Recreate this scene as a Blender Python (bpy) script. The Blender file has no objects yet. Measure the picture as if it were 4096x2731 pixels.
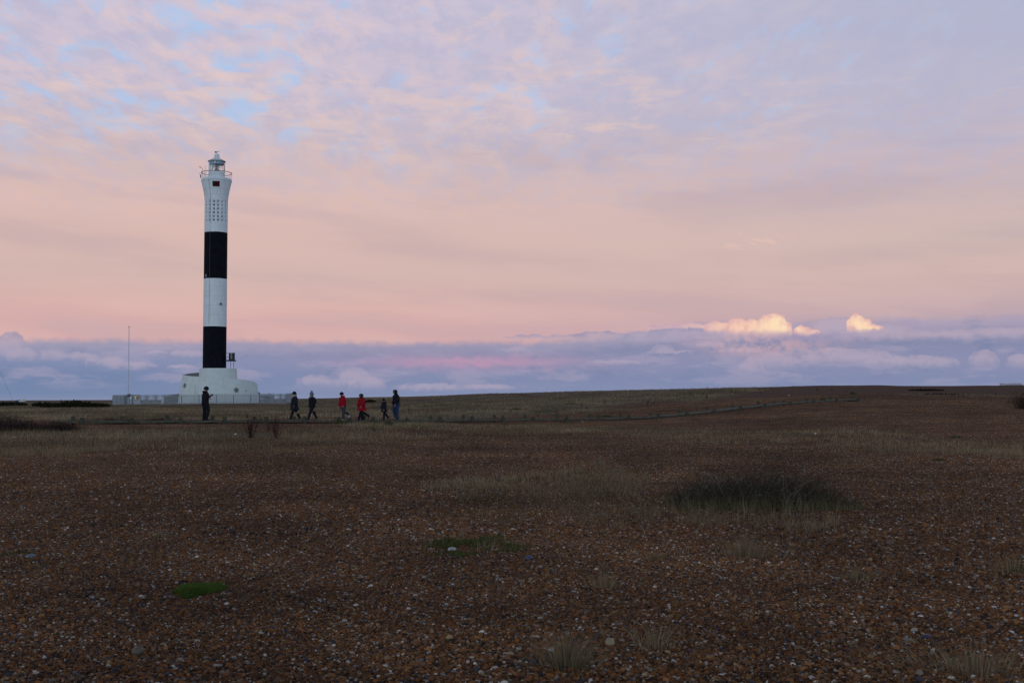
import bpy, bmesh, math, random
import numpy as np
from mathutils import Vector, Matrix
rng = np.random.default_rng(7)
random.seed(7)
R = math.radians
C = bpy.context.scene.collection
scene = bpy.context.scene

# ------------------------------------------------------------------ camera
F = 4892.0            # focal length in photograph pixels (4096 wide)
HOR = 1597.0          # eye level row
PITCH = math.atan((HOR - 1365.5) / F)
EYE = 1.6
cam_d = bpy.data.cameras.new('camera'); cam = bpy.data.objects.new('camera', cam_d); C.objects.link(cam)
cam_d.sensor_width = 36; cam_d.lens = 36 * F / 4096; cam_d.clip_start = .1; cam_d.clip_end = 20000
cam.location = (0, 0, EYE); cam.rotation_euler = (R(90) + PITCH, 0, 0)
scene.camera = cam
scene.view_settings.view_transform = 'Standard'; scene.view_settings.look = 'None'
scene.view_settings.exposure = 0; scene.view_settings.gamma = 1

def ray(px, py):
    a = (px - 2048) / F; b = (1365.5 - py) / F
    return a, math.cos(PITCH) - b * math.sin(PITCH), math.sin(PITCH) + b * math.cos(PITCH)
def place(px, py, Y):
    a, y, z = ray(px, py); k = Y / y
    return Vector((a * k, Y, EYE + z * k))
def srgb(*c):
    return tuple(((v / 255) / 12.92 if v / 255 < .04045 else ((v / 255 + .055) / 1.055) ** 2.4) for v in c)

# ------------------------------------------------------------------ node helper
class N:
    """small expression helper that builds Math nodes"""
    nt = None
    def __init__(s, sock): s.s = sock
    @staticmethod
    def op(kind, *a, clamp=False):
        n = N.nt.nodes.new('ShaderNodeMath'); n.operation = kind; n.use_clamp = clamp
        for i, v in enumerate(a):
            if isinstance(v, N): N.nt.links.new(v.s, n.inputs[i])
            else: n.inputs[i].default_value = v
        return N(n.outputs[0])
    def __add__(s, o): return N.op('ADD', s, o)
    __radd__ = __add__
    def __sub__(s, o): return N.op('SUBTRACT', s, o)
    def __rsub__(s, o): return N.op('SUBTRACT', o, s)
    def __mul__(s, o): return N.op('MULTIPLY', s, o)
    __rmul__ = __mul__
    def __truediv__(s, o): return N.op('DIVIDE', s, o)
    def __rtruediv__(s, o): return N.op('DIVIDE', o, s)
def nmax(a, b): return N.op('MAXIMUM', a, b)
def nmin(a, b): return N.op('MINIMUM', a, b)
def sstep(x, a, b, lo=0.0, hi=1.0):
    n = N.nt.nodes.new('ShaderNodeMapRange'); n.interpolation_type = 'SMOOTHSTEP'
    N.nt.links.new(x.s, n.inputs[0])
    n.inputs[1].default_value = min(a, b); n.inputs[2].default_value = max(a, b)
    n.inputs[3].default_value, n.inputs[4].default_value = (lo, hi) if b > a else (hi, lo)
    return N(n.outputs[0])
def vec(x, y, z=0.0):
    n = N.nt.nodes.new('ShaderNodeCombineXYZ')
    for i, v in enumerate((x, y, z)):
        if isinstance(v, N): N.nt.links.new(v.s, n.inputs[i])
        else: n.inputs[i].default_value = v
    return N(n.outputs[0])
def noise(v, scale=1.0, detail=4, rough=.55, dist=0.0, dims='3D'):
    n = N.nt.nodes.new('ShaderNodeTexNoise'); n.noise_dimensions = dims
    if v is not None: N.nt.links.new(v.s, n.inputs['Vector'])
    n.inputs['Scale'].default_value = scale; n.inputs['Detail'].default_value = detail
    n.inputs['Roughness'].default_value = rough; n.inputs['Distortion'].default_value = dist
    return N(n.outputs[0])
def voro(v, scale=1.0):
    n = N.nt.nodes.new('ShaderNodeTexVoronoi'); n.feature = 'SMOOTH_F1'
    N.nt.links.new(v.s, n.inputs['Vector']); n.inputs['Scale'].default_value = scale
    return N(n.outputs[0])
def mixc(f, a, b, mode='MIX'):
    n = N.nt.nodes.new('ShaderNodeMix'); n.data_type = 'RGBA'; n.blend_type = mode
    for sock, v in ((n.inputs[0], f), (n.inputs[6], a), (n.inputs[7], b)):
        if isinstance(v, N): N.nt.links.new(v.s, sock)
        elif isinstance(v, (int, float)): sock.default_value = v
        else: sock.default_value = (*v, 1)
    return N(n.outputs[2])
def ramp(x, stops):
    n = N.nt.nodes.new('ShaderNodeValToRGB'); N.nt.links.new(x.s, n.inputs[0])
    e = n.color_ramp.elements
    while len(e) > 1: e.remove(e[-1])
    e[0].position = stops[0][0]; e[0].color = (*stops[0][1], 1)
    for p, c in stops[1:]:
        q = e.new(p); q.color = (*c, 1)
    return N(n.outputs[0])

# ------------------------------------------------------------------ sky
SUN_AZ, SUN_EL = 200.0, 2.0       # behind the camera, a little to the left, almost set
def build_world():
    w = bpy.data.worlds.new('World'); scene.world = w; w.use_nodes = True
    nt = w.node_tree; nt.nodes.clear(); N.nt = nt
    tc = nt.nodes.new('ShaderNodeTexCoord'); sep = nt.nodes.new('ShaderNodeSeparateXYZ')
    nt.links.new(tc.outputs['Generated'], sep.inputs[0])
    X, Y, Z = (N(sep.outputs[i]) for i in range(3))
    az = N.op('ARCTAN2', X, Y); el = N.op('ARCSINE', Z)
    ax = az * F; ey = el * F
    def P(px, py):
        a, y, z = ray(px, py); l = math.sqrt(a * a + y * y + z * z)
        return math.atan2(a, y) * F, math.asin(z / l) * F
    # clear-air and veil gradient, left and right of the view
    t = ey / 4000.0
    def stops(rows):
        out = []
        for y, c in rows:
            e = P(2048, y)[1] / 4000.0
            out.append((max(0, e), srgb(*c)))
        out.sort(); return out
    left = ramp(t, stops([(1597, (205, 165, 172)), (1340, (212, 171, 170)), (1240, (217, 177, 172)), (1120, (208, 179, 174)), (980, (213, 182, 176)),
        (840, (219, 187, 180)), (700, (209, 185, 185)), (560, (206, 188, 194)), (380, (204, 192, 208)), (180, (203, 193, 212)), (0, (206, 196, 214))])
        + [(.62, srgb(165, 178, 215)), (1.0, srgb(120, 150, 205))])
    right = ramp(t, stops([(1597, (176, 155, 175)), (1330, (181, 160, 176)), (1240, (194, 169, 174)), (1120, (208, 180, 175)), (980, (204, 182, 178)),
        (840, (201, 180, 181)), (700, (194, 179, 190)), (560, (188, 181, 198)), (380, (185, 183, 204)), (180, (178, 181, 205)), (0, (181, 184, 208))])
        + [(.62, srgb(150, 165, 205)), (1.0, srgb(120, 150, 205))])
    base = mixc(sstep(ax, -900, 1900), left, right)
    # plane-projected coordinates for the high cloud sheet
    k = 1.0 / (Z + .12); PX = az * k; PY = N.op('LOGARITHM', Z + .12, math.e) * 1.7
    hp = vec(PX, PY, 0.0)
    warp = noise(hp, 5.0, 3, .5)
    hpw = vec(PX + warp * .12, PY + warp * .12, 1.0)
    n_big = noise(hpw, 3.2, 3, .5)
    n_mid = noise(hpw, 13.0, 6, .58)
    n_mid2 = noise(vec(PX + 7.3, PY + warp * .15, 4.0), 10.0, 7, .60)
    n_mid3 = noise(vec(PX + 3.3 + warp * .1, PY, 6.0), 15.0, 6, .60)
    n_str = noise(vec(PX * .8 + warp * .15, PY * 2.4, 9.0), 6.5, 7, .58)
    leftness = sstep(ax, 1900, -900, .35, 1.0)
    hi = sstep(ey, 620, 1050)
    col = mixc(sstep(n_mid3, .40, .62) * hi * .55, base, srgb(180, 181, 208))
    peach = sstep(n_mid2 * .7 + n_big * .3, .46, .64) * sstep(ey, 700, 1250) * sstep(ax, 1500, -300, .15, 1.0)
    col = mixc(peach * .62, col, srgb(228, 202, 199))
    hole = sstep(n_mid * .7 + n_big * .3 + sstep(ax, 300, -1900) * .05 - .02, .50, .66) * sstep(ey, 800, 1150) * leftness
    col = mixc(hole * .75, col, srgb(170, 200, 238))
    # thin bright peach streaks near 8-14 degrees
    a1, e1 = P(2200, 440)
    strk = sstep(n_str, .51, .64) * sstep(ey, 850, 1080) * sstep(ey, 1420, 1180) * sstep(ax, 1600, 400, .2, 1)
    col = mixc(strk * .42, col, srgb(232, 202, 190))
    # faint veils lower down
    veil = noise(vec(ax / 900.0, ey / 150.0 + ax / 2600.0, 2.0), 1.0, 6, .5)
    col = mixc(sstep(veil, .44, .62) * sstep(ey, 1250, 900) * .20, col, srgb(228, 194, 185))
    col = mixc(sstep(veil, .50, .34) * sstep(ey, 1100, 900) * .30, col, srgb(186, 166, 176))
    # wisp right of centre
    wa, we = P(3010, 960)
    wisp = sstep(noise(vec(ax / 90.0 + ey / 90.0, ey / 26.0 + ax / 150.0, 5.0), 1.0, 4, .55), .50, .66)
    wm = nmax(1.0 - N.op('SQRT', (ax - wa) * (ax - wa) / 32000.0 + (ey - we) * (ey - we) / 3000.0), 0.0)
    col = mixc(wisp * sstep(wm, 0, .6) * .55, col, srgb(232, 196, 182))
    # ---- low cloud bank on the horizon
    ed = noise(vec(ax / 420.0, 0.0, 1.0), 1.0, 4, .5)
    ed2 = noise(vec(ax / 60.0, ey / 40.0, 2.0), 1.0, 5, .6)
    edge = 205.0 + sstep(ax, 100, 850) * 78.0 + (ed - .5) * 75.0 + (ed2 - .5) * 40.0 + 20.0
    band = N.op('DIVIDE', edge - ey, 19.0)
    bandm = sstep(band, -.8, 1.0)
    lowc = ramp(ey / 300.0, [(0, srgb(143, 147, 178)), (.08, srgb(134, 141, 176)), (.25, srgb(133, 139, 174)), (.5, srgb(143, 142, 176)), (.72, srgb(139, 139, 172)), (1, srgb(168, 153, 178))])
    lowl = ramp(ey / 300.0, [(0, srgb(132, 140, 172)), (.08, srgb(119, 134, 170)), (.3, srgb(117, 132, 170)), (.5, srgb(136, 142, 176)), (.72, srgb(140, 141, 172)), (1, srgb(168, 150, 176))])
    low = mixc(sstep(ax, -2000, -300), lowl, lowc)
    puf = noise(vec(ax / 260.0 + (ed2 - .5) * .2, ey / 62.0, 4.0), 1.0, 9, .6)
    puf2 = noise(vec(ax / 190.0, ey / 75.0, 14.0), 1.0, 9, .62, .3)
    low = mixc(sstep(puf, .47, .62) * sstep(ey, 15, 90) * .60, low, srgb(166, 156, 184))
    low = mixc(sstep(puf2, .53, .66) * sstep(ey, 55, 120) * .55, low, srgb(122, 130, 166))
    da_, de_ = P(1750, 1392)
    dk = N.op('EXPONENT', ((ax - da_) * (ax - da_) / 340000.0 + (ey - de_ - (ed2 - .5) * 40.0) * (ey - de_ - (ed2 - .5) * 40.0) / 900.0) * -1.0)
    low = mixc(dk * .75, low, srgb(128, 130, 166))
    # lighter rim along the top of the bank
    rim = sstep(band, -.8, .6) * sstep(band, 3.5, .8)
    low = mixc(rim * .45, low, srgb(184, 166, 188))
    low = mixc(1.0, low, (.94, 1.0, .985), 'MULTIPLY')
    # pink streak
    pa, pe = P(1880, 1448)
    pk = N.op('EXPONENT', ((ax - pa) * (ax - pa) / 160000.0 + (ey - pe - (ed2 - .5) * 60.0) * (ey - pe - (ed2 - .5) * 60.0) / 620.0) * -1.0)
    low = mixc(pk * .85, low, srgb(188, 150, 177))
    col = mixc(bandm, col, low)
    # ---- cumulus heads: groups of domes with billowed outlines and flat feet
    bn = noise(vec(ax / 70.0, ey / 70.0, 7.0), 1.0, 3, .5)
    bv = noise(vec(ax / 40.0, ey / 40.0, 3.0), 1.0, 6, .62)
    bl = voro(vec(ax / 19.0 + bn * 1.5, ey / 19.0 + bv, 2.0), 1.0)
    bv2 = noise(vec(ax / 34.0, ey / 30.0, 11.0), 1.0, 6, .62)
    wx = ax + (bn - .5) * 34.0 + (bv2 - .5) * 26.0; wy = ey + (bv - .5) * 34.0 - bl * 7.0 + 3.0
    def heads(lst, soft=.10, f0=-.75, f1=.35):
        d = None; m = None
        for (px, py, rx, ry) in lst:
            a, e = P(px, py)
            q = (wx - a) / rx; dy = (wy - e) / ry
            s = nmax(dy, dy * -.7)
            v = 1.0 - N.op('SQRT', q * q + s * s)
            mk = sstep(v, 0, soft) * sstep(dy, f0, f1)
            d = v if d is None else nmax(d, v); m = mk if m is None else nmax(m, mk)
        return d, m
    g, gm0 = heads([(2400, 1345, 120, 20), (38, 1395, 60, 66), (95, 1425, 60, 40), (215, 1425, 62, 32), (330, 1430, 90, 22), (440, 1452, 90, 30), (520, 1462, 110, 20), (630, 1410, 40, 12), (760, 1418, 80, 20), (720, 1468, 60, 14),
               (1270, 1530, 90, 34), (1400, 1520, 95, 58), (1470, 1540, 80, 40), (1720, 1552, 160, 24), (1950, 1550, 120, 18), (2060, 1400, 70, 18),
               (2690, 1408, 100, 12), (2650, 1400, 50, 22), (2840, 1380, 60, 14), (2960, 1402, 90, 14), (2790, 1350, 330, 40), (3330, 1440, 170, 50), (3450, 1430, 120, 36), (3100, 1452, 130, 50), (3000, 1470, 60, 34), (3580, 1448, 120, 24),
               (3680, 1452, 80, 36), (3760, 1455, 80, 30), (3935, 1448, 60, 52), (4085, 1452, 55, 40), (3350, 1322, 95, 56), (3285, 1330, 75, 38), (3550, 1330, 110, 34), (3480, 1335, 120, 24), (3700, 1345, 360, 26), (4000, 1335, 160, 26), (2470, 1450, 130, 14), (2200, 1350, 190, 12)])
    gm = gm0 * .72
    ghi = sstep(bn * .5 + bv * .5 + g * .35, .42, .72)
    gc = mixc(ghi, srgb(141, 143, 175), srgb(174, 163, 185))
    gc = mixc(sstep(ax, 700, 1200) * sstep(ey, 80, 280) * .35, gc, srgb(205, 178, 188))
    col = mixc(gm, col, gc)
    b, bm0 = heads([(2650, 1303, 60, 8), (2760, 1305, 90, 14), (2870, 1312, 60, 30), (2950, 1312, 56, 42), (3010, 1314, 50, 40), (3068, 1312, 52, 52), (3100, 1308, 56, 58), (3132, 1318, 36, 38), (3205, 1328, 36, 24), (3250, 1332, 40, 14),
               (3425, 1300, 38, 46), (3455, 1304, 34, 30), (3470, 1311, 64, 14)], .15, -.9, .0)
    bm = bm0
    sh = sstep(bv * .45 + bv2 * .35 + (1.0 - bl) * .20 + b * .25, .44, .78)
    hot = N.op('EXPONENT', ((ax - P(3105, 0)[0]) * (ax - P(3105, 0)[0]) / 9000.0) * -1.0)
    hot2 = N.op('EXPONENT', ((ax - P(3432, 0)[0]) * (ax - P(3432, 0)[0]) / 3500.0) * -1.0)
    bc = mixc(sh, srgb(222, 174, 172), srgb(248, 205, 180))
    bc = mixc(sstep(ax, P(2980, 0)[0], P(2700, 0)[0]) * .75, bc, srgb(200, 170, 182))
    bc = mixc(nmax(hot, hot2 * .7) * sh * .85, bc, srgb(255, 230, 188))
    foot = sstep(ey, P(0, 1345)[1], P(0, 1295)[1])
    lit = sstep(ax, P(2500, 0)[0], P(2850, 0)[0])
    bc = mixc(foot * lit, srgb(190, 162, 184), bc)
    col = mixc(bm * sstep(ey, P(0, 1352)[1], P(0, 1328)[1]), col, bc)
    # glow of the lit heads on the cloud below them
    gl = N.op('EXPONENT', ((ax - P(3060, 0)[0]) * (ax - P(3060, 0)[0]) / 60000.0 + (ey - P(0, 1358)[1]) * (ey - P(0, 1358)[1]) / 2200.0) * -1.0)
    col = mixc(gl * sstep(bv, .30, .6) * .55, col, srgb(226, 178, 176))
    # dark slab in front of the feet
    sa, se = P(3260, 1352)
    sl = N.op('EXPONENT', ((ax - sa) * (ax - sa) / 30000.0 + (ey - se - (ed2 - .5) * 20.0) * (ey - se - (ed2 - .5) * 20.0) / 260.0) * -1.0)
    col = mixc(sl * .6, col, srgb(150, 146, 180))
    # ---- the rest of the sky: pale blue-white after-glow behind the camera
    back = sstep(Y, .35, -.35)
    bc2 = ramp(el / 1.5708, [(0, BACK0), (.12, BACK1), (.45, BACK2), (1, ZEN)])
    allc = mixc(back, col, bc2)
    allc = mixc(sstep(el, .40, .95), allc, ZEN)
    allc = mixc(sstep(el, -.002, -.02), allc, (.012, .011, .010))
    sky = nt.nodes.new('ShaderNodeTexSky'); sky.sky_type = 'NISHITA'; sky.sun_disc = False
    sky.sun_elevation = R(SUN_EL); sky.sun_rotation = R(SUN_AZ)
    bg = nt.nodes.new('ShaderNodeBackground'); nt.links.new(allc.s, bg.inputs[0]); bg.inputs[1].default_value = 1.0
    bg2 = nt.nodes.new('ShaderNodeBackground'); nt.links.new(sky.outputs[0], bg2.inputs[0]); bg2.inputs[1].default_value = NISH
    add = nt.nodes.new('ShaderNodeAddShader'); nt.links.new(bg.outputs[0], add.inputs[0]); nt.links.new(bg2.outputs[0], add.inputs[1])
    out = nt.nodes.new('ShaderNodeOutputWorld'); nt.links.new(add.outputs[0], out.inputs[0])
    w.cycles.sampling_method = 'MANUAL'; w.cycles.sample_map_resolution = 1024
BACK0 = (.96, 1.20, 1.52); BACK1 = (.70, .90, 1.20); BACK2 = (.17, .17, .19); ZEN = (.095, .083, .080)
NISH = .0
build_world()
sd = bpy.data.lights.new('sun', 'SUN'); so = bpy.data.objects.new('sun', sd); C.objects.link(so)
sd.energy = .25; sd.angle = R(25); sd.color = (1, .90, .80)
# Nishita sun_rotation is measured clockwise from +Y
sdir = Vector((math.sin(R(SUN_AZ)) * math.cos(R(12)), math.cos(R(SUN_AZ)) * math.cos(R(12)), math.sin(R(12))))
so.rotation_euler = sdir.to_track_quat('Z', 'Y').to_euler()

# ------------------------------------------------------------------ scene helpers
def tag(o, label=None, cat=None, group=None, kind=None):
    if label: o['label'] = label
    if cat: o['category'] = cat
    if group: o['group'] = group
    if kind: o['kind'] = kind
    return o
def empty(name, loc, rz=0):
    o = bpy.data.objects.new(name, None); C.objects.link(o); o.location = loc; o.rotation_euler = (0, 0, rz)
    o.empty_display_size = .2
    return o
def copy_tree(o, parent=None):
    c = o.copy(); C.objects.link(c)
    if parent: c.parent = parent
    for ch in o.children: copy_tree(ch, c)
    return c
def link(me, name, mat, parent=None, smooth=False):
    o = bpy.data.objects.new(name, me); C.objects.link(o)
    if mat is not None:
        for m in (mat if isinstance(mat, (list, tuple)) else [mat]): me.materials.append(m)
    if parent: o.parent = parent
    if smooth: me.polygons.foreach_set('use_smooth', [True] * len(me.polygons))
    return o
class MB:
    """collects simple shapes into one mesh"""
    def __init__(s): s.v = []; s.f = []; s.m = []
    def add(s, v, f, m=0):
        o = len(s.v); s.v += [tuple(p) for p in v]; s.f += [tuple(i + o for i in q) for q in f]; s.m += [m] * len(f); return s
    def box(s, c, d, rz=0, m=0, rx=0, ry=0):
        M = Matrix.Rotation(rz, 3, 'Z') @ Matrix.Rotation(ry, 3, 'Y') @ Matrix.Rotation(rx, 3, 'X')
        v = [Vector(c) + M @ Vector((d[0] * i / 2, d[1] * j / 2, d[2] * k / 2)) for i in (-1, 1) for j in (-1, 1) for k in (-1, 1)]
        return s.add(v, [(0, 1, 3, 2), (4, 6, 7, 5), (0, 4, 5, 1), (2, 3, 7, 6), (0, 2, 6, 4), (1, 5, 7, 3)], m)
    def tube(s, pts, r, n=6, m=0, cap=True):
        pts = [Vector(p) for p in pts]; rs = r if isinstance(r, (list, tuple)) else [r] * len(pts)
        V = []; Fc = []
        for i, p in enumerate(pts):
            t = (pts[min(i + 1, len(pts) - 1)] - pts[max(i - 1, 0)]).normalized()
            a = t.cross(Vector((0, 0, 1)) if abs(t.z) < .9 else Vector((1, 0, 0))).normalized(); b = t.cross(a)
            V += [p + (a * math.cos(2 * math.pi * k / n) + b * math.sin(2 * math.pi * k / n)) * rs[i] for k in range(n)]
        for i in range(len(pts) - 1):
            for k in range(n):
                Fc.append((i * n + k, i * n + (k + 1) % n, (i + 1) * n + (k + 1) % n, (i + 1) * n + k))
        if cap: Fc += [tuple(range(n)), tuple(range((len(pts) - 1) * n + n - 1, (len(pts) - 1) * n - 1, -1))]
        return s.add(V, Fc, m)
    def lathe(s, prof, n=48, c=(0, 0, 0), m=0, a0=0, a1=2 * math.pi):
        full = abs(a1 - a0 - 2 * math.pi) < 1e-6; cols = n if full else n + 1
        V = []; Fc = []
        for (r, z) in prof:
            for k in range(cols):
                a = a0 + (a1 - a0) * k / n
                V.append((c[0] + r * math.sin(a), c[1] - r * math.cos(a), c[2] + z))
        for i in range(len(prof) - 1):
            for k in range(n):
                k2 = (k + 1) % cols
                Fc.append((i * cols + k, i * cols + k2, (i + 1) * cols + k2, (i + 1) * cols + k))
        return s.add(V, Fc, m)
    def ellip(s, c, r, n=12, k=8, m=0, z0=-1.0, z1=1.0, rot=None):
        V = []; Fc = []
        for i in range(k + 1):
            ph = math.asin(max(-1, min(1, z0))) + (math.asin(min(1, z1)) - math.asin(max(-1, z0))) * i / k
            for j in range(n):
                a = 2 * math.pi * j / n
                p = Vector((r[0] * math.cos(ph) * math.cos(a), r[1] * math.cos(ph) * math.sin(a), r[2] * math.sin(ph)))
                if rot: p = rot @ p
                V.append(p + Vector(c))
        for i in range(k):
            for j in range(n): Fc.append((i * n + j, i * n + (j + 1) % n, (i + 1) * n + (j + 1) % n, (i + 1) * n + j))
        Fc += [tuple(range(n - 1, -1, -1)), tuple(range(k * n, k * n + n))]
        return s.add(V, Fc, m)
    def build(s, name, mat, parent=None, smooth=False, bevel=0):
        me = bpy.data.meshes.new(name); me.from_pydata(s.v, [], s.f)
        bm = bmesh.new(); bm.from_mesh(me); bmesh.ops.remove_doubles(bm, verts=bm.verts, dist=1e-5) if smooth else None
        bmesh.ops.recalc_face_normals(bm, faces=bm.faces)
        if bevel: bmesh.ops.bevel(bm, geom=list(bm.edges), offset=bevel, segments=1, affect='EDGES')
        bm.to_mesh(me); bm.free()
        if any(s.m) and len(me.polygons) == len(s.m): me.polygons.foreach_set('material_index', s.m)
        o = link(me, name, mat, parent, smooth)
        if smooth and hasattr(me, 'set_sharp_from_angle'): me.set_sharp_from_angle(angle=R(40))
        return o
def np_mesh(name, V, faces, mat, col=None, smooth=False, parent=None, extra=None):
    """faces: int array (n,k)"""
    me = bpy.data.meshes.new(name); V = np.asarray(V, np.float32); faces = np.asarray(faces, np.int32)
    me.vertices.add(len(V)); me.vertices.foreach_set('co', V.ravel())
    n, k = faces.shape if len(faces) else (0, 3)
    me.loops.add(n * k); me.loops.foreach_set('vertex_index', faces.ravel())
    me.polygons.add(n); me.polygons.foreach_set('loop_start', np.arange(0, n * k, k, dtype=np.int32))
    if smooth: me.polygons.foreach_set('use_smooth', np.ones(n, bool))
    if col is not None:
        a = me.attributes.new('col', 'FLOAT_COLOR', 'POINT')
        a.data.foreach_set('color', np.hstack([np.asarray(col, np.float32), np.ones((len(V), 1), np.float32)]).ravel())
    for nm, typ, arr in (extra or []):
        a = me.attributes.new(nm, typ, 'POINT')
        a.data.foreach_set('vector' if typ == 'FLOAT_VECTOR' else 'value', np.asarray(arr).ravel())
    me.update(calc_edges=True)
    return link(me, name, mat, parent)

# ------------------------------------------------------------------ materials
def mat(name, col, rough=.7, metal=0, var=.15, scale=6.0, bump=0, dirt=None, spec=.4):
    m = bpy.data.materials.new(name); m.use_nodes = True; nt = m.node_tree; N.nt = nt
    b = nt.nodes['Principled BSDF']; b.inputs['Roughness'].default_value = rough; b.inputs['Metallic'].default_value = metal
    b.inputs['Specular IOR Level'].default_value = spec
    tc = nt.nodes.new('ShaderNodeTexCoord'); o = N(tc.outputs['Object'])
    n = noise(o, scale, 6, .6)
    c = mixc(sstep(n, .3, .7), tuple(v * (1 - var) for v in col), tuple(min(1, v * (1 + var)) for v in col))
    if dirt:
        mp = nt.nodes.new('ShaderNodeMapping'); nt.links.new(o.s, mp.inputs[0]); mp.inputs['Scale'].default_value = (3.0, 3.0, .35)
        c = mixc(sstep(noise(N(mp.outputs[0]), 1.3, 8, .65), .50, .75) * .5, c, dirt)
    nt.links.new(c.s, b.inputs['Base Color'])
    if bump:
        bp = nt.nodes.new('ShaderNodeBump'); bp.inputs['Distance'].default_value = bump; bp.inputs['Strength'].default_value = .6
        nt.links.new(noise(o, scale * 4, 5, .6).s, bp.inputs['Height']); nt.links.new(bp.outputs[0], b.inputs['Normal'])
    return m
def attr_mat(name, rough=.8, k=1.0, spec=.3, world_var=None):
    m = bpy.data.materials.new(name); m.use_nodes = True; nt = m.node_tree; N.nt = nt
    b = nt.nodes['Principled BSDF']; b.inputs['Roughness'].default_value = rough; b.inputs['Specular IOR Level'].default_value = spec
    a = nt.nodes.new('ShaderNodeAttribute'); a.attribute_name = 'col'; c = N(a.outputs['Color'])
    if world_var:
        g = nt.nodes.new('ShaderNodeNewGeometry'); p = N(g.outputs['Position'])
        n = noise(p, world_var, 5, .6)
        c = mixc(1.0, c, mixc(sstep(n, .32, .68), (.72, .70, .72), (1.28, 1.25, 1.22)), 'MULTIPLY')
        n2 = noise(p, world_var * 4.2, 4, .6)
        c = mixc(1.0, c, mixc(sstep(n2, .3, .7), (.78, .78, .78), (1.25, 1.25, 1.25)), 'MULTIPLY')
    if k != 1.0: c = mixc(1.0, c, (k, k, k), 'MULTIPLY')
    nt.links.new(c.s, b.inputs['Base Color'])
    return m
M = {}
M['white'] = mat('white_paint', (.74, .81, .84), .55, var=.05, scale=.8, dirt=(.50, .55, .52))
M['render'] = mat('white_render', (.60, .68, .68), .8, var=.06, scale=1.2, bump=.004, dirt=(.46, .52, .46))
M['black'] = mat('black_paint', (.005, .006, .011), .8, var=.3, scale=1.2, spec=.10, dirt=(.022, .022, .026))
M['shadow'] = mat('dark_inside', (.03, .035, .04), .8)  # near-black colour standing in for unlit depth
M['cgrey'] = mat('grey_concrete', (.26, .27, .27), .85, var=.12, scale=3, dirt=(.2, .22, .2))
M['steel'] = mat('galvanised_steel', (.27, .31, .35), .55, .2, var=.12, scale=3)
M['steel_d'] = mat('dark_steel', (.12, .14, .16), .5, .3)
M['iron'] = mat('black_iron', (.012, .012, .014), .5)
M['seam'] = mat('seam_line', (.33, .37, .40), .8)
M['bluewin'] = mat('blue_window', (.14, .30, .42), .2)
M['redpane'] = mat('red_glass', (.075, .003, .007), .25)
M['darkpane'] = mat('dark_glass', (.015, .035, .03), .15)
M['portglass'] = mat('porthole_glass', (.10, .12, .12), .25)
M['brass'] = mat('brass', (.25, .18, .10), .35, .6)
M['wood'] = mat('weathered_wood', (.085, .080, .062), .85, var=.35, scale=5, bump=.01)
M['post'] = mat('lichen_wood', (.046, .050, .032), .9, var=.45, scale=9, bump=.01)
M['signw'] = mat('white_sign', (.75, .78, .78), .5, var=.02)
M['signy'] = mat('yellow_sign', (.55, .24, .01), .5, var=.03)
M['ink'] = mat('sign_ink', (.05, .05, .06), .6)
M['pole'] = mat('pale_pole', (.62, .64, .68), .5, var=.2, scale=.6)
M['caravan'] = mat('cream_panel', (.62, .64, .56), .5, var=.05)
M['tarp'] = mat('blue_tarp', (.02, .04, .14), .6)
M['bluehull'] = mat('blue_hull', (.06, .12, .22), .5)
M['boatw'] = mat('white_gelcoat', (.72, .78, .82), .35, var=.04)
M['farwin'] = mat('hazed_far_window', (.36, .34, .44), .7)  # window rows paled with the same painted haze as the walls
M['far'] = mat('hazed_far_wall', (.55, .50, .60), .9, var=.15, scale=.05)  # distance haze put into the colour as a pale lilac
M['pebble'] = attr_mat('pebble_stone', .75, 1.0, .18, .11)
M['blade'] = attr_mat('dry_blade', .8, 1.0, .15)
M['twig'] = attr_mat('twig_bark', .9, 1.0, .1)
def glass_mat():
    m = bpy.data.materials.new('lantern_glass'); m.use_nodes = True; nt = m.node_tree; nt.nodes.clear()
    o = nt.nodes.new('ShaderNodeOutputMaterial'); t = nt.nodes.new('ShaderNodeBsdfTransparent'); g = nt.nodes.new('ShaderNodeBsdfGlossy')
    g.inputs['Roughness'].default_value = .05; t.inputs[0].default_value = (.93, .95, .95, 1)
    x = nt.nodes.new('ShaderNodeMixShader'); x.inputs[0].default_value = .06
    nt.links.new(t.outputs[0], x.inputs[1]); nt.links.new(g.outputs[0], x.inputs[2]); nt.links.new(x.outputs[0], o.inputs[0]); return m
M['glass'] = glass_mat()

# ------------------------------------------------------------------ numpy noise
def vnoise(x, y, seed=0):
    xi = np.floor(x).astype(np.int64); yi = np.floor(y).astype(np.int64); fx = x - xi; fy = y - yi
    fx = fx * fx * (3 - 2 * fx); fy = fy * fy * (3 - 2 * fy)
    def h(a, b):
        n = (a * 374761393 + b * 668265263 + seed * 974711) & 0x7fffffff
        n = ((n ^ (n >> 13)) * 1274126177) & 0x7fffffff
        return ((n ^ (n >> 16)) & 0xffff) / 65535.0
    return (h(xi, yi) * (1 - fx) + h(xi + 1, yi) * fx) * (1 - fy) + (h(xi, yi + 1) * (1 - fx) + h(xi + 1, yi + 1) * fx) * fy
def fbm(x, y, o=4, seed=0):
    s = 0; a = .5; t = 0
    for i in range(o):
        s = s + a * vnoise(x, y, seed + i * 17); t += a; a *= .5; x = x * 2.03 + 11.3; y = y * 2.03 + 5.7
    return s / t
def ss(x, a, b):
    t = np.clip((x - a) / (b - a), 0, 1); return t * t * (3 - 2 * t)

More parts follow.
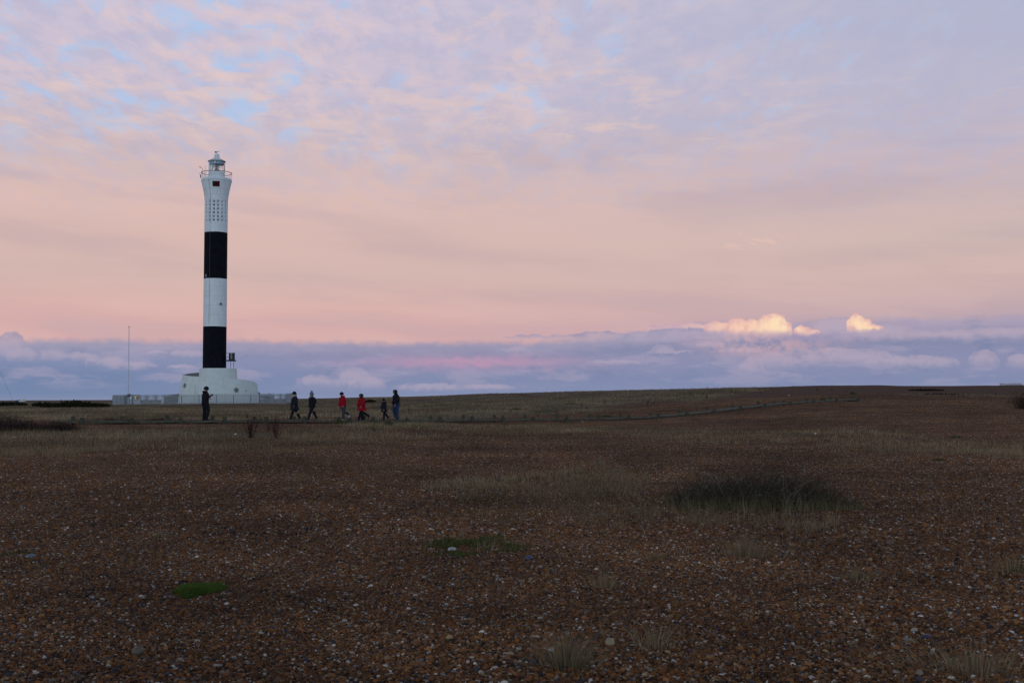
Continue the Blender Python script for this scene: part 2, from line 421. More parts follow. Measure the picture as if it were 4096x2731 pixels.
# ------------------------------------------------------------------ terrain
TC = np.array([-1500, 0, 500, 1150, 1500, 2000, 2500, 2750, 3000, 3250, 3500, 3700, 4096, 5600.])
TR = np.array([1, 12, 25, 40, 60, 72, 85, 95, 110, 135, 165, 200, 300, 450, 700, 1000, 3500.])
TZ = np.array([
 [0] * 14,
 [0] * 14,
 [.02, .02, .02, .02, .02, .02, .02, .02, .02, .02, .03, .04, .05, .05],
 [.12, .12, .12, .12, .10, .05, .04, .05, .06, .08, .10, .12, .14, .14],
 [.36, .36, .36, .32, .26, .08, .05, .07, .12, .20, .26, .30, .34, .34],
 [.40, .38, .36, .32, .24, .10, .10, .15, .30, .42, .50, .52, .55, .55],
 [.44, .42, .38, .34, .28, .14, .18, .32, .58, .78, .88, .88, .88, .9],
 [.48, .45, .42, .38, .38, .35, .42, .68, 1.02, 1.26, 1.36, 1.32, 1.26, 1.2],
 [.52, .50, .46, .45, .52, .60, .90, 1.30, 1.62, 1.86, 1.98, 1.92, 1.85, 1.8],
 [.56, .56, .55, .56, .78, 1.10, 1.70, 2.15, 2.48, 2.72, 2.86, 2.78, 2.75, 2.7],
 [.60, .60, .66, .75, 1.10, 1.72, 2.55, 2.98, 3.22, 3.44, 3.53, 3.36, 3.52, 3.5],
 [.62, .62, .82, 1.02, 1.50, 2.55, 3.08, 3.25, 3.35, 3.5, 3.5, 3.4, 3.5, 3.5],
 [.62, .62, .90, 1.60, 2.18, 2.80, 3.1, 3.2, 3.3, 3.4, 3.4, 3.3, 3.4, 3.4],
 [.40, .40, .80, 1.85, 2.3, 2.7, 3.0, 3.1, 3.2, 3.2, 3.2, 3.2, 3.2, 3.2],
 [-.5, -.5, .30, 1.7, 2.0, 2.0, 2.2, 2.2, 2.2, 2.2, 2.2, 2.2, 2.2, 2.2],
 [.75, .78, 1.19, 1.5, 1.6, 1.6, 1.6, 1.6, 1.6, 1.6, 1.6, 1.6, 1.6, 1.6],
 [-2.] * 14])
PXS = np.array([-100, 120, 332, 531, 725, 901, 1066, 1220, 1358, 1494, 1628, 1760, 1890, 2012, 2133, 2266, 2392, 2514, 2632, 2747, 2855, 2960, 3059, 3159, 3254, 3345, 3433, 3500.])
PD = np.array([56.5, 58.3, 60, 61.8, 63.4, 65.2, 67.1, 68.9, 70.9, 72.8, 74.7, 76.4, 78.2, 79.9, 81.5, 82.8, 84.1, 85.5, 86.8, 88.1, 89.6, 91, 92.4, 93.8, 95.3, 96.7, 98.2, 99.2])
PYB = np.array([1699, 1699, 1699, 1697, 1695, 1694, 1693, 1693, 1693, 1693, 1692, 1690, 1688, 1687, 1686, 1684, 1682, 1679, 1674, 1664, 1653, 1640, 1629, 1620, 1613, 1609, 1605, 1603.])
PZ = EYE - (PYB - HOR) * PD / F
def height(X, Y):
    X = np.asarray(X, float); Y = np.asarray(Y, float)
    Yc = np.clip(Y, 1, 3499); u = np.clip(2048 + F * X / np.maximum(Y, 3), TC[0], TC[-1] - 1)
    lr = np.log(TR); ly = np.log(Yc)
    i = np.clip(np.searchsorted(lr, ly, side='right') - 1, 0, len(TR) - 2); j = np.clip(np.searchsorted(TC, u, side='right') - 1, 0, len(TC) - 2)
    # linear in Y inside a cell keeps slopes even
    fy = (Yc - TR[i]) / (TR[i + 1] - TR[i]); fx = (u - TC[j]) / (TC[j + 1] - TC[j]); fx = fx * fx * (3 - 2 * fx) * .6 + fx * .4
    z = (TZ[i, j] * (1 - fx) + TZ[i, j + 1] * fx) * (1 - fy) + (TZ[i + 1, j] * (1 - fx) + TZ[i + 1, j + 1] * fx) * fy
    amp = .05 * ss(Y, 10, 40) + .05 * ss(Y, 90, 160)
    z = z + (fbm(X / 9., Y / 9., 3, 5) - .5) * amp * 2 * (1 - .7 * ss(Y, 170, 260)) + (fbm(X / 2.5, Y / 2.5, 2, 9) - .5) * .05
    d = Y - np.interp(u, PXS, PD); w = np.exp(-(d / 5.0) ** 2) * ss(u, -500, -100) * ss(u, 3900, 3520)
    z = z + w * (np.interp(u, PXS, PZ) - z + .5 * (fbm(X / 2.5, Y / 2.5, 2, 9) - .5) * .05)
    return z
def H(x, y): return float(height(np.array([x]), np.array([y]))[0])
def hit(px, py):
    a, y, z = ray(px, py); t = 3.0
    while t < 3000:
        X, Y = a * t, y * t
        if EYE + z * t <= H(X, Y): break
        t += max(.02, t * .004)
    return X, Y, H(X, Y)

# grass patches given as ground ellipses: (photo x, photo y, half width px, half height px, strength)
GP = [(2130, 1960, 420, 60, .75), (2280, 2010, 330, 80, .8), (1950, 2070, 200, 40, .6), (2400, 1910, 180, 30, .7), (2750, 2030, 260, 55, .7), (3150, 2090, 330, 45, .85),
      (2000, 2175, 330, 38, .55), (2200, 2200, 120, 20, .4), (3000, 1745, 620, 28, .6), (3700, 1790, 520, 32, .65), (3500, 1760, 300, 22, .55), (4000, 1810, 300, 30, .65),
      (3850, 2060, 260, 30, .4), (3400, 2150, 220, 18, .4), (3450, 1850, 120, 14, .5),
      (500, 1760, 700, 42, .95), (1250, 1745, 500, 28, .8), (300, 1790, 500, 30, .7), (1100, 1790, 300, 18, .5), (2050, 1712, 330, 16, .75), (2550, 1720, 260, 12, .6), (1650, 1705, 300, 12, .8),
      (3100, 1830, 160, 12, .3), (450, 1880, 300, 20, .35), (200, 1900, 200, 20, .4), (1150, 1850, 260, 14, .3), (3880, 2670, 330, 60, .5), (2290, 2660, 110, 30, .3)]
gpw = []
for (px, py, rx, ry, s) in GP:
    X, Y, z = hit(px, py); Y1 = hit(px, py + ry)[1]; Y2 = hit(px, max(py - ry, 1640))[1]
    gpw.append((X, Y, rx / F * Y, (Y2 - Y1) / 2, s))
def masks(X, Y):
    """grass cover and green-ness, 0..1"""
    u = 2048 + F * X / np.maximum(Y, 1)
    n = fbm(X / 2.2, Y / 4.0, 4, 21); n2 = fbm(X / 7., Y / 14., 4, 33); n3 = fbm(X / .8, Y / 1.2, 3, 3)
    g = np.zeros_like(X)
    for (cx, cy, rx, ry, s) in gpw:
        d = np.sqrt(((X - cx) / rx) ** 2 + ((Y - cy) / ry) ** 2)
        g = np.maximum(g, s * ss(1.25 - d + (n - .5) * 1.3, 0, .45))
    # behind the boardwalk: grass heath, thinning to bare shingle towards the right-hand bank
    edge = np.interp(Y, [60, 80, 95, 120, 200], [2600, 2500, 2650, 2900, 3300])
    beh = ss(Y, np.interp(u, [0, 1000, 1600, 2400, 2700, 4096], [66, 69, 77, 92, 100, 105]), np.interp(u, [0, 1000, 1600, 2400, 2700, 4096], [70, 75, 84, 104, 115, 118])) * ss(edge + 500 * (n2 - .5) - u, -250, 250)
    beh = beh * (.55 + .6 * ss(n2, .35, .5)) * (.6 + .5 * ss(n, .3, .5))
    band = .8 * np.exp(-((Y - 112) / 7.) ** 2) * ss(u, 3300, 3800) * ss(n, .3, .5)
    g = np.maximum(g, np.maximum(beh, band))
    g = g * (.75 + .5 * (n3 - .5) * 2 * .5)
    gr = ss(fbm(X / 3.0, Y / 7.0, 3, 77), .50, .68)
    return np.clip(g, 0, 1), gr

def ground():
    ang = np.concatenate([np.arange(-180, -34, 4), np.arange(-34, 34, .3), np.arange(34, 180, 4)]) * math.pi / 180
    rad = np.concatenate([[.3], np.geomspace(1.0, 4500, 330)])
    A, Rr = np.meshgrid(ang, rad); X = (np.sin(A) * Rr).ravel(); Y = (np.cos(A) * Rr).ravel()
    Z = height(X, Y); Z = np.where(Y < 112, Z - .022, Z); g, gr = masks(X, Y)
    nr, na = len(rad), len(ang)
    i = np.arange(nr - 1)[:, None] * na; j = np.arange(na)[None, :]; j2 = (j + 1) % na
    f = np.stack([i + j, i + j2, i + na + j2, i + na + j], -1).reshape(-1, 4)[:, ::-1]
    V = np.stack([X, Y, Z], 1)
    m = bpy.data.materials.new('shingle_ground'); m.use_nodes = True; nt = m.node_tree; N.nt = nt
    b = nt.nodes['Principled BSDF']; b.inputs['Roughness'].default_value = .9; b.inputs['Specular IOR Level'].default_value = .1
    ge = nt.nodes.new('ShaderNodeNewGeometry'); p = N(ge.outputs['Position'])
    a = nt.nodes.new('ShaderNodeAttribute'); a.attribute_name = 'grass'; gs = N(a.outputs['Fac'])
    a2 = nt.nodes.new('ShaderNodeAttribute'); a2.attribute_name = 'green'; gn = N(a2.outputs['Fac'])
    n1 = noise(p, .5, 6, .65); n2 = noise(p, 3.0, 6, .7); n3 = noise(p, 14.0, 3, .7)
    sh = mixc(sstep(n2, .3, .7), (.045, .020, .011), (.130, .070, .042)); sh = mixc(sstep(n3, .62, .74) * .6, sh, (.20, .18, .165))
    grc = mixc(sstep(n2, .3, .7), (.060, .047, .030), (.165, .130, .085)); grc = mixc(gn * .6, grc, (.045, .055, .018))
    c = mixc(sstep(gs + (n1 - .5) * .5, .25, .65), sh, grc)
    nt.links.new(c.s, b.inputs['Base Color'])
    bp = nt.nodes.new('ShaderNodeBump'); bp.inputs['Distance'].default_value = .05; bp.inputs['Strength'].default_value = .8
    nt.links.new((n2 * .7 + n3 * .3).s, bp.inputs['Height']); nt.links.new(bp.outputs[0], b.inputs['Normal'])
    o = np_mesh('ground', V, f, m, smooth=True, extra=[('grass', 'FLOAT', g.astype(np.float32)), ('green', 'FLOAT', gr.astype(np.float32))])
    tag(o, kind='structure')
ground()

# ------------------------------------------------------------------ shingle: tiles of real pebbles laid over the ground
PAL = np.array([(.165, .070, .022), (.120, .048, .015), (.215, .098, .034), (.070, .033, .013), (.030, .018, .011), (.13, .074, .036),
                (.11, .11, .11), (.042, .050, .070), (.24, .175, .095), (.17, .14, .11), (.42, .41, .39), (.27, .25, .22), (.018, .020, .026)])
PW = np.array([.20, .18, .09, .16, .12, .09, .035, .025, .035, .03, .026, .034, .045]); PW = PW / PW.sum()
def ico():
    bm = bmesh.new(); bmesh.ops.create_icosphere(bm, subdivisions=2, radius=1)
    v = np.array([q.co[:] for q in bm.verts]); f = np.array([[w.index for w in q.verts] for q in bm.faces]); bm.free(); return v, f
ICV, ICF = ico()
def pebbles(P0, size, seed):
    g = np.random.default_rng(seed); n = len(P0)
    ax = np.stack([size * g.uniform(.95, 1.5, n), size * g.uniform(.75, 1.05, n), size * g.uniform(.50, .90, n)], 1)
    V = ICV[None] * (1 + .16 * np.sin(ICV[None] @ g.normal(0, 1.6, (n, 3, 3)) + g.uniform(0, 6, (n, 1, 3))).sum(2, keepdims=True) / 1.7)
    V = V * ax[:, None]
    th = g.uniform(0, 2 * math.pi, n); ti = g.normal(0, .5, n)
    c, s = np.cos(ti)[:, None], np.sin(ti)[:, None]
    x, y, z = V[..., 0], V[..., 1], V[..., 2]; x, z = x * c - z * s, x * s + z * c
    c, s = np.cos(th)[:, None], np.sin(th)[:, None]; x, y = x * c - y * s, x * s + y * c
    V = np.stack([x, y, z], 2) + P0[:, None]
    F2 = (ICF[None] + (np.arange(n) * len(ICV))[:, None, None]).reshape(-1, 3)
    col = PAL[g.choice(len(PAL), n, p=PW)] * g.uniform(.7, 1.3, (n, 1))
    col = np.repeat(col, len(ICV), 0)
    return V.reshape(-1, 3), F2, col
def shingle():
    VV, FF, CC, KK = [], [], [], []; off = 0; NV = 8
    for v in range(NV):
        g = np.random.default_rng(100 + v); n = 60 if v < 5 else 78; q = 44 / n
        gx, gy = np.meshgrid(np.arange(n), np.arange(n)); st = 1.0 / n
        P0 = np.stack([(gx.ravel() + g.uniform(0, 1, n * n)) * st - .5, (gy.ravel() + g.uniform(0, 1, n * n)) * st - .5, g.uniform(-.013, .007, n * n) * q], 1)
        sz = np.clip(g.lognormal(math.log(.0128 * q), .38, n * n), .0045, .023)
        big = g.random(n * n) < .005; sz[big] *= 1.4
        V, f, c = pebbles(P0, sz, 200 + v)
        VV.append(V); FF.append(f + off); CC.append(c); KK.append(np.full(len(V), v + 1)); off += len(V)
    # tile positions
    Xs, Ys = np.meshgrid(np.arange(-62, 63) * 1.0, np.arange(3, 112) * 1.0); X = Xs.ravel(); Y = Ys.ravel()
    k = (np.abs(X) < Y * .52 + 3); X, Y = X[k], Y[k]
    g_, _ = masks(X, Y); keep = ~((g_ > .62) & (Y > 45)); X, Y = X[keep], Y[keep]
    e = .4; zx = (height(X + e, Y) - height(X - e, Y)) / (2 * e); zy = (height(X, Y + e) - height(X, Y - e)) / (2 * e)
    rz = rng.integers(0, 4, len(X)) * math.pi / 2; rot = []
    for a, b_, r in zip(zx, zy, rz):
        nrm = Vector((-a, -b_, 1)).normalized(); q = Vector((0, 0, 1)).rotation_difference(nrm) @ Matrix.Rotation(r, 3, 'Z').to_quaternion()
        rot.append(q.to_euler()[:])
    pts = np.stack([X, Y, height(X, Y)], 1); n = len(pts)
    V = np.vstack(VV + [pts]); Fc = np.vstack(FF); col = np.vstack(CC + [np.zeros((n, 3))])
    kind = np.concatenate(KK + [np.zeros(n)]).astype(np.int32)
    pf = fbm(X / 4.5, Y / 3.2, 3, 63) + rng.normal(0, .03, n); pick = np.concatenate([np.zeros(off), np.where(pf > .54, rng.integers(5, 8, n), rng.integers(0, 5, n))]).astype(np.int32)
    rt = np.vstack([np.zeros((off, 3)), np.array(rot)]).astype(np.float32)
    o = np_mesh('shingle', V, Fc, M['pebble'], col=col, smooth=True, extra=[('kind', 'INT', kind), ('pick', 'INT', pick), ('rot', 'FLOAT_VECTOR', rt)])
    tag(o, 'brown, grey and white flint shingle covering the beach', 'shingle', kind='stuff')
    ng = bpy.data.node_groups.new('lay_shingle', 'GeometryNodeTree')
    ng.interface.new_socket('Geometry', in_out='INPUT', socket_type='NodeSocketGeometry'); ng.interface.new_socket('Geometry', in_out='OUTPUT', socket_type='NodeSocketGeometry')
    nd = ng.nodes.new; L = ng.links.new
    gi, go = nd('NodeGroupInput'), nd('NodeGroupOutput')
    def attr(nm, t):
        a = nd('GeometryNodeInputNamedAttribute'); a.data_type = t; a.inputs[0].default_value = nm; return a.outputs[0]
    kd = attr('kind', 'INT')
    def part(v):
        c = nd('FunctionNodeCompare'); c.data_type = 'INT'; c.operation = 'EQUAL'; L(kd, c.inputs[2]); c.inputs[3].default_value = v
        s = nd('GeometryNodeSeparateGeometry'); L(gi.outputs[0], s.inputs[0]); L(c.outputs[0], s.inputs[1]); return s.outputs[0]
    j = nd('GeometryNodeJoinGeometry')
    for v in range(NV, 0, -1):
        gti = nd('GeometryNodeGeometryToInstance'); L(part(v), gti.inputs[0]); L(gti.outputs[0], j.inputs[0])
    iop = nd('GeometryNodeInstanceOnPoints'); L(part(0), iop.inputs['Points']); L(j.outputs[0], iop.inputs['Instance'])
    iop.inputs['Pick Instance'].default_value = True; L(attr('pick', 'INT'), iop.inputs['Instance Index'])
    e2r = nd('FunctionNodeEulerToRotation'); L(attr('rot', 'FLOAT_VECTOR'), e2r.inputs[0]); L(e2r.outputs[0], iop.inputs['Rotation'])
    L(iop.outputs[0], go.inputs[0])
    md = o.modifiers.new('lay_shingle', 'NODES'); md.node_group = ng
shingle()

# ------------------------------------------------------------------ blades and twigs
STRAW = np.array([(.255, .190, .112), (.190, .138, .080), (.310, .235, .145), (.125, .092, .056)])
GREEN = np.array([(.05, .065, .02), (.07, .075, .028), (.04, .05, .018)])
def blades(P0, hgt, wid, col, lean=.35, seed=1):
    """tapered three-section blades -> verts, quads, colours"""
    g = np.random.default_rng(seed); n = len(P0); th = g.uniform(0, 2 * math.pi, n); ln = np.abs(g.normal(0, lean, n))
    d = np.stack([np.cos(th), np.sin(th), np.zeros(n)], 1); w0 = g.uniform(0, math.pi, n); w = np.stack([np.cos(w0), np.sin(w0) * .4, np.zeros(n)], 1)
    V = []
    for t, tw in ((0, 1), (.5, .75), (1, .12)):
        c = P0 + d * (hgt * ln * t * t)[:, None]; c[:, 2] += hgt * t * (1 - .25 * ln * t)
        V += [c - w * (wid * tw / 2)[:, None], c + w * (wid * tw / 2)[:, None]]
    V = np.stack(V, 1).reshape(-1, 3); b = (np.arange(n) * 6)[:, None, None]
    f = (np.array([[0, 1, 3, 2], [2, 3, 5, 4]])[None] + b).reshape(-1, 4)
    return V, f, np.repeat(col, 6, 0)
def join(parts):
    V, Fc, Cc, o = [], [], [], 0
    for v, f, c in parts: V.append(v); Fc.append(f + o); Cc.append(c); o += len(v)
    return np.vstack(V), np.vstack(Fc), np.vstack(Cc)
def twigs(paths, r0, col, seed=1):
    """paths (n,k,3) -> three-sided tapering tubes"""
    n, k, _ = paths.shape; r0 = np.broadcast_to(r0, (n,)); V = []
    for i in range(k):
        r = r0 * (1 - .75 * i / (k - 1))
        for a in (0, 2.09, 4.19):
            V.append(paths[:, i] + np.stack([np.cos(a) * r, np.sin(a) * r * .7, np.sin(a) * r * .7], 1))
    V = np.stack(V, 1).reshape(-1, 3); q = []
    for i in range(k - 1):
        for a in range(3): q.append([i * 3 + a, i * 3 + (a + 1) % 3, i * 3 + 3 + (a + 1) % 3, i * 3 + 3 + a])
    f = (np.array(q)[None] + (np.arange(n) * 3 * k)[:, None, None]).reshape(-1, 4)
    return V, f, np.repeat(col, 3 * k, 0)
def bush(name, X, Y, rx, ry, h, n, label, cat, group=None, cols=((.035, .022, .020), (.05, .035, .03), (.085, .075, .08)), cw=(.5, .35, .15), r=.004, arch=.5, leaves=0, leafcol=GREEN * .5, blade=0, seed=1, leafsize=.03, top=True):
    """tangled bush: an Empty with twigs (and leaves, grass at its foot)"""
    g = np.random.default_rng(seed); z = H(X, Y); root = empty(name, (X, Y, z)); tag(root, label, cat, group)
    a = g.uniform(0, 2 * math.pi, n); q = np.sqrt(g.uniform(0, 1, n)) * .92; bx, by = np.cos(a) * q * rx, np.sin(a) * q * ry
    env = h * np.sqrt(np.clip(1 - q ** 2, .05, 1)) * (.75 + .5 * fbm((X + bx) / (.3 * rx), (Y + by) / (.3 * ry + .1), 3, seed))
    k = 7; pth = np.zeros((n, k, 3)); d = g.uniform(0, 2 * math.pi, n); L = env * g.uniform(.6, 1.9, n) * (.5 + arch); hh = env * g.uniform(.35, 1.15, n)
    kink = g.normal(0, .06, (n, k, 3)) * env[:, None, None]
    for i in range(k):
        t = i / (k - 1); pth[:, i, 0] = bx + np.cos(d) * L * (t ** 1.2) * .8; pth[:, i, 1] = by + np.sin(d) * L * (t ** 1.2) * .5
        pth[:, i, 2] = hh * (np.sin(t * math.pi * (.5 + .35 * arch))) - .02
    pth += kink * np.linspace(0, 1, k)[None, :, None]; pth[..., 2] = np.maximum(pth[..., 2], -.02)
    dz = height(X + pth[:, 0, 0], Y + pth[:, 0, 1]) - z; pth[..., 2] += dz[:, None]
    c = np.array(cols)[g.choice(len(cols), n, p=cw)] * g.uniform(.7, 1.3, (n, 1))
    parts = [twigs(pth, r * g.uniform(.5, 1.3, n), c)]
    m = n * 2; src = g.integers(0, n, m); ix = g.integers(2, k - 1, m); s = pth[src, ix]; dd = g.normal(0, 1, (m, 3)) * [1, 1, .7] + [0, 0, .5]; dd /= np.linalg.norm(dd, axis=1)[:, None]
    sl = g.uniform(.10, .32, m) * h; tp = np.stack([s, s + dd * (sl * .5)[:, None] + g.normal(0, .02, (m, 3)) * h, s + dd * sl[:, None]], 1)
    parts.append(twigs(tp, r * .5, c[src]))
    np_mesh('twigs', *join(parts)[:2], M['twig'], col=join(parts)[2], parent=root)
    if leaves:
        src = g.integers(0, n, leaves); ix = g.integers(2, k, leaves); p = pth[src, ix] + g.normal(0, .07, (leaves, 3)) * h
        s1 = g.normal(0, 1, (leaves, 3)); s1 /= np.linalg.norm(s1, axis=1)[:, None]; s2 = np.cross(s1, g.normal(0, 1, (leaves, 3))); s2 /= np.linalg.norm(s2, axis=1)[:, None]
        w = leafsize * g.uniform(.6, 1.4, leaves)[:, None]
        V = np.stack([p - s1 * w, p - s2 * w * .5, p + s1 * w, p + s2 * w * .5], 1).reshape(-1, 3); f = np.arange(leaves * 4).reshape(-1, 4)
        lc = leafcol[g.integers(0, len(leafcol), leaves)] * g.uniform(.6, 1.4, (leaves, 1))
        np_mesh('leaves', V, f, M['blade'], col=np.repeat(lc, 4, 0), parent=root)
    if blade:
        a = g.uniform(0, 2 * math.pi, blade); q = g.uniform(.3, 1.18, blade); bx, by = np.cos(a) * q * rx, np.sin(a) * q * ry
        P0 = np.stack([bx, by, height(X + bx, Y + by) - z], 1)
        cl = np.where(g.random((blade, 1)) < .6, STRAW[g.integers(0, 4, blade)] * .8, GREEN[g.integers(0, 3, blade)])
        V, f, cc = blades(P0, g.uniform(.10, .32, blade) * min(1, h * 1.4), np.full(blade, .005), cl, .45, seed)
        np_mesh('grass_skirt', V, f, M['blade'], col=cc, parent=root)
    return root
def tuft(px, py, rad, h, n, label, group=None, green=.15, seed=1, cat='grass tuft', name='grass_tuft', wid=.0035, lean=.55, dim=1.0):
    X, Y, z = hit(px, py); g = np.random.default_rng(seed)
    a = g.uniform(0, 2 * math.pi, n); q = np.abs(g.normal(0, .42, n)) * rad; P0 = np.stack([np.cos(a) * q, np.sin(a) * q, np.full(n, -.01)], 1)
    gr = g.random((n, 1)) < green; cl = np.where(gr, GREEN[g.integers(0, 3, n)], STRAW[g.integers(0, 4, n)]) * g.uniform(.7, 1.2, (n, 1)) * dim
    hh = h * g.uniform(.3, 1.1, n) * np.where(gr[:, 0], .5, 1)
    V, f, c = blades(P0, hh, np.full(n, wid), cl, lean, seed)
    o = np_mesh(name, V, f, M['blade'], col=c); o.location = (X, Y, z); return tag(o, label, cat, group)

def grass():
    parts = []
    def batch(n, y0, y1, p, hgt, wid, lean, seed, thr=.18, straw=1.0):
        g = np.random.default_rng(seed)
        Y = np.exp(g.uniform(math.log(y0), math.log(y1), n)) if p == 'log' else np.sqrt(g.uniform(y0 ** 2, y1 ** 2, n))
        X = (g.uniform(-.50, .50, n)) * Y
        m, gr = masks(X, Y); cl = fbm(X / .35, Y / .35, 2, 51)
        k = g.random(n) < ss(m, thr, .95) * (.16 + 1.8 * ss(cl, .43, .62)); X, Y, gr = X[k], Y[k], gr[k]; n = len(X)
        P0 = np.stack([X, Y, height(X, Y) - .01], 1)
        isg = g.random(n) < gr * .42 + .06
        c = np.where(isg[:, None], GREEN[g.integers(0, 3, n)] * 1.0, STRAW[g.integers(0, 4, n)] * straw) * g.uniform(.6, 1.25, (n, 1))
        tone = .35 + 1.3 * fbm(X / 3.5, Y / 9.0, 3, 91); c = c * tone[:, None]
        h = hgt * g.uniform(.35, 1.15, n) * np.where(isg, .55, 1.0); w = np.maximum(wid, .00026 * Y) * g.uniform(.7, 1.3, n)
        parts.append(blades(P0, h, w, c, lean, seed + 5))
    batch(420000, 9, 36, 'area', .18, .0035, .6, 1, straw=1.0)
    batch(380000, 34, 78, 'area', .19, .007, .6, 2, straw=.95)
    batch(330000, 66, 150, 'area', .17, .015, .6, 3, straw=1.0)
    batch(110000, 140, 260, 'area', .20, .04, .6, 4, straw=1.0)
    V, f, c = join(parts)
    o = np_mesh('grass', V, f, M['blade'], col=c); tag(o, 'thin dry straw coloured grass with green moss growing through the shingle', 'grass', kind='stuff')
grass()
#PART2
# ------------------------------------------------------------------ lighthouse
def lighthouse():
    base = place(856, 1613, 200.0); BX, BY = base.x, base.y; BZ = H(BX, BY) - .05
    rz = math.atan2(-BX, BY)      # local -Y looks towards the viewer
    root = empty('lighthouse', (BX, BY, BZ), rz)
    tag(root, 'tall slim black and white banded lighthouse rising from a white spiral base inside the fence', 'lighthouse')
    K = 25.2
    def zz(py): return place(856, py, 200.0).z - BZ
    # --- spiral base wall
    ph = np.array([-200, -150, -90, -45, 0, 37, 60, 75, 90, 105, 130, 180, 240, 276.])
    rt = np.array([4.6, 4.7, 4.96, 5.35, 5.8, 6.25, 6.5, 6.72, 6.88, 7.0, 7.3, 7.8, 8.1, 8.2])
    hs = np.array([5.35, 5.2, 4.72, 4.42, 4.17, 3.98, 3.75, 3.50, 3.15, 2.85, 2.5, 2.1, 1.5, .98])
    def wall(a):
        r, h = np.interp(a, ph, rt), np.interp(a, ph, hs); out = .17 * h if a < 0 else (.17 - .05 * min(1, a / 90)) * h
        return r, h, out
    def pt(a, r, z): return (r * math.sin(R(a)), -r * math.cos(R(a)), z)
    V = []; Fc = []; Mw = []; A = np.arange(-200, 276.1, 4)
    for a in A:
        r, h, out = wall(a)
        V += [pt(a, r + out, -.4), pt(a, r + .03, h - .05), pt(a, r, h), pt(a, r - .26, h), pt(a, r - .29, h - .05), pt(a, r - .30 + out * .4, -.4)]
    for i in range(len(A) - 1):
        for k in range(5): Fc.append((i * 6 + k, i * 6 + 6 + k, i * 6 + 7 + k, i * 6 + 1 + k)); Mw.append(1 if k == 4 else 0)
    Mw += [0, 0]; Fc += [(0, 1, 2, 3, 4, 5), tuple((len(A) - 1) * 6 + k for k in (5, 4, 3, 2, 1, 0))]
    w = MB(); w.add(V, Fc); w.m = Mw; w.build('base_wall', [M['render'], M['cgrey']], root, smooth=True)
    # spiral ramp floor between the wall and the drum
    V = []; Fc = []
    for a in A[:-20]:
        r, h, out = wall(a); z = max(.1, h - .95); V += [pt(a, r - .2, z), pt(a, 2.0, z)]
    for i in range(len(A) - 21): Fc.append((2 * i, 2 * i + 2, 2 * i + 3, 2 * i + 1))
    w = MB(); w.add(V, Fc); w.build('spiral_ramp', M['cgrey'], root)
    # --- inner drum, off centre like the turn of a shell
    V = []; Fc = []; n = 60; top = zz(1473.5)
    def dr(a): return 2.95 - .60 * math.cos(R(a + 90)) * 1.0 if False else 2.94 + .60 * math.sin(R(a))
    for i in range(n):
        a = i * 360 / n; V += [pt(a, dr(a) + .30, 1.0), pt(a, dr(a) + .03, top - .04), pt(a, dr(a), top), pt(a, 1.7, top + .001)]
    for i in range(n):
        j = (i + 1) % n
        for k in range(3): Fc.append((i * 4 + k, j * 4 + k, j * 4 + k + 1, i * 4 + k + 1))
    w = MB(); w.add(V, Fc); w.build('drum', M['render'], root, smooth=True)
    # --- shaft bands
    r0, r1 = 1.885, 1.86
    cuts = [('black', 1473, 1307), ('white', 1307, 1116.5), ('black', 1116.5, 932), ('white', 932, 893)]
    zt = zz(893); zb = zz(1473)
    rr = lambda z: r0 + (r1 - r0) * (z - zb) / (zt - zb)
    bands = []
    for kind, ya, yb in cuts:
        za, zc = zz(ya) - (.05 if ya == 1473 else 0), zz(yb)
        w = MB(); w.lathe([(rr(za), za), (rr(zc), zc)], 96); bands.append(w.build(kind + '_band', M[kind], root, smooth=True))
        if kind == 'white':
            s_ = MB()
            k = za + 1.9
            while k < zc - .6: s_.lathe([(rr(k) + .004, k), (rr(k) + .004, k + .022)], 96); k += 1.55
            if s_.v: s_.build('joint_line', M['seam'], bands[-1])
    # --- pierced section: 16 x 6 square flared openings with a near-black disc at the back painting the hole's shade
    zA, zB = zt, zz(804); rows, cols = 6, 16; ph_ = (zB - zA) / rows; V = []; Fc = []; Mi = []
    def cp(a, z, r): return (r * math.sin(a), -r * math.cos(a), z)
    da = 2 * math.pi / cols; ha = .205 / r1; hz = ph_ * .34; off = R(-1)
    for c in range(cols):
        for q in range(rows):
            ac = off + (c + .5) * da; zc = zA + (q + .5) * ph_
            xs = [ac - da / 2, ac - ha, ac + ha, ac + da / 2]; zs = [zc - ph_ / 2, zc - hz, zc + hz, zc + ph_ / 2]
            g = {}
            for i, a in enumerate(xs):
                for j, z in enumerate(zs): g[i, j] = len(V); V.append(cp(a, z, r1))
            for i in range(3):
                for j in range(3):
                    if (i, j) != (1, 1): Fc.append((g[i, j], g[i + 1, j], g[i + 1, j + 1], g[i, j + 1])); Mi.append(0)
            o = len(V); m_ = 12; hr = .11
            for t in range(m_):
                th = 2 * math.pi * (t + .5) / m_; V.append(cp(ac + hr * math.cos(th) / (r1 - .32), zc - .02 + hr * math.sin(th), r1 - .32))
            # walls of the flare: fan each side to the round hole
            cor = [g[1, 1], g[2, 1], g[2, 2], g[1, 2]]; st = [7, 10, 1, 4]
            for e in range(4):
                A_, B_ = cor[e], cor[(e + 1) % 4]; s0 = st[e]
                ids = [o + (s0 + k) % m_ for k in range(4)]
                Fc.append((A_, B_, ids[3], ids[2])); Mi.append(0); Fc.append((A_, ids[2], ids[1])); Mi.append(0); Fc.append((A_, ids[1], ids[0])); Mi.append(0)
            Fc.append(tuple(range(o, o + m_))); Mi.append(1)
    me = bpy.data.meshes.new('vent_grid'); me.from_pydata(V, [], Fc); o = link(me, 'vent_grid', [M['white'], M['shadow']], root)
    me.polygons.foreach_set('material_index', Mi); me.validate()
    # --- flared head
    z0, z1 = zB, zz(727); prof = []
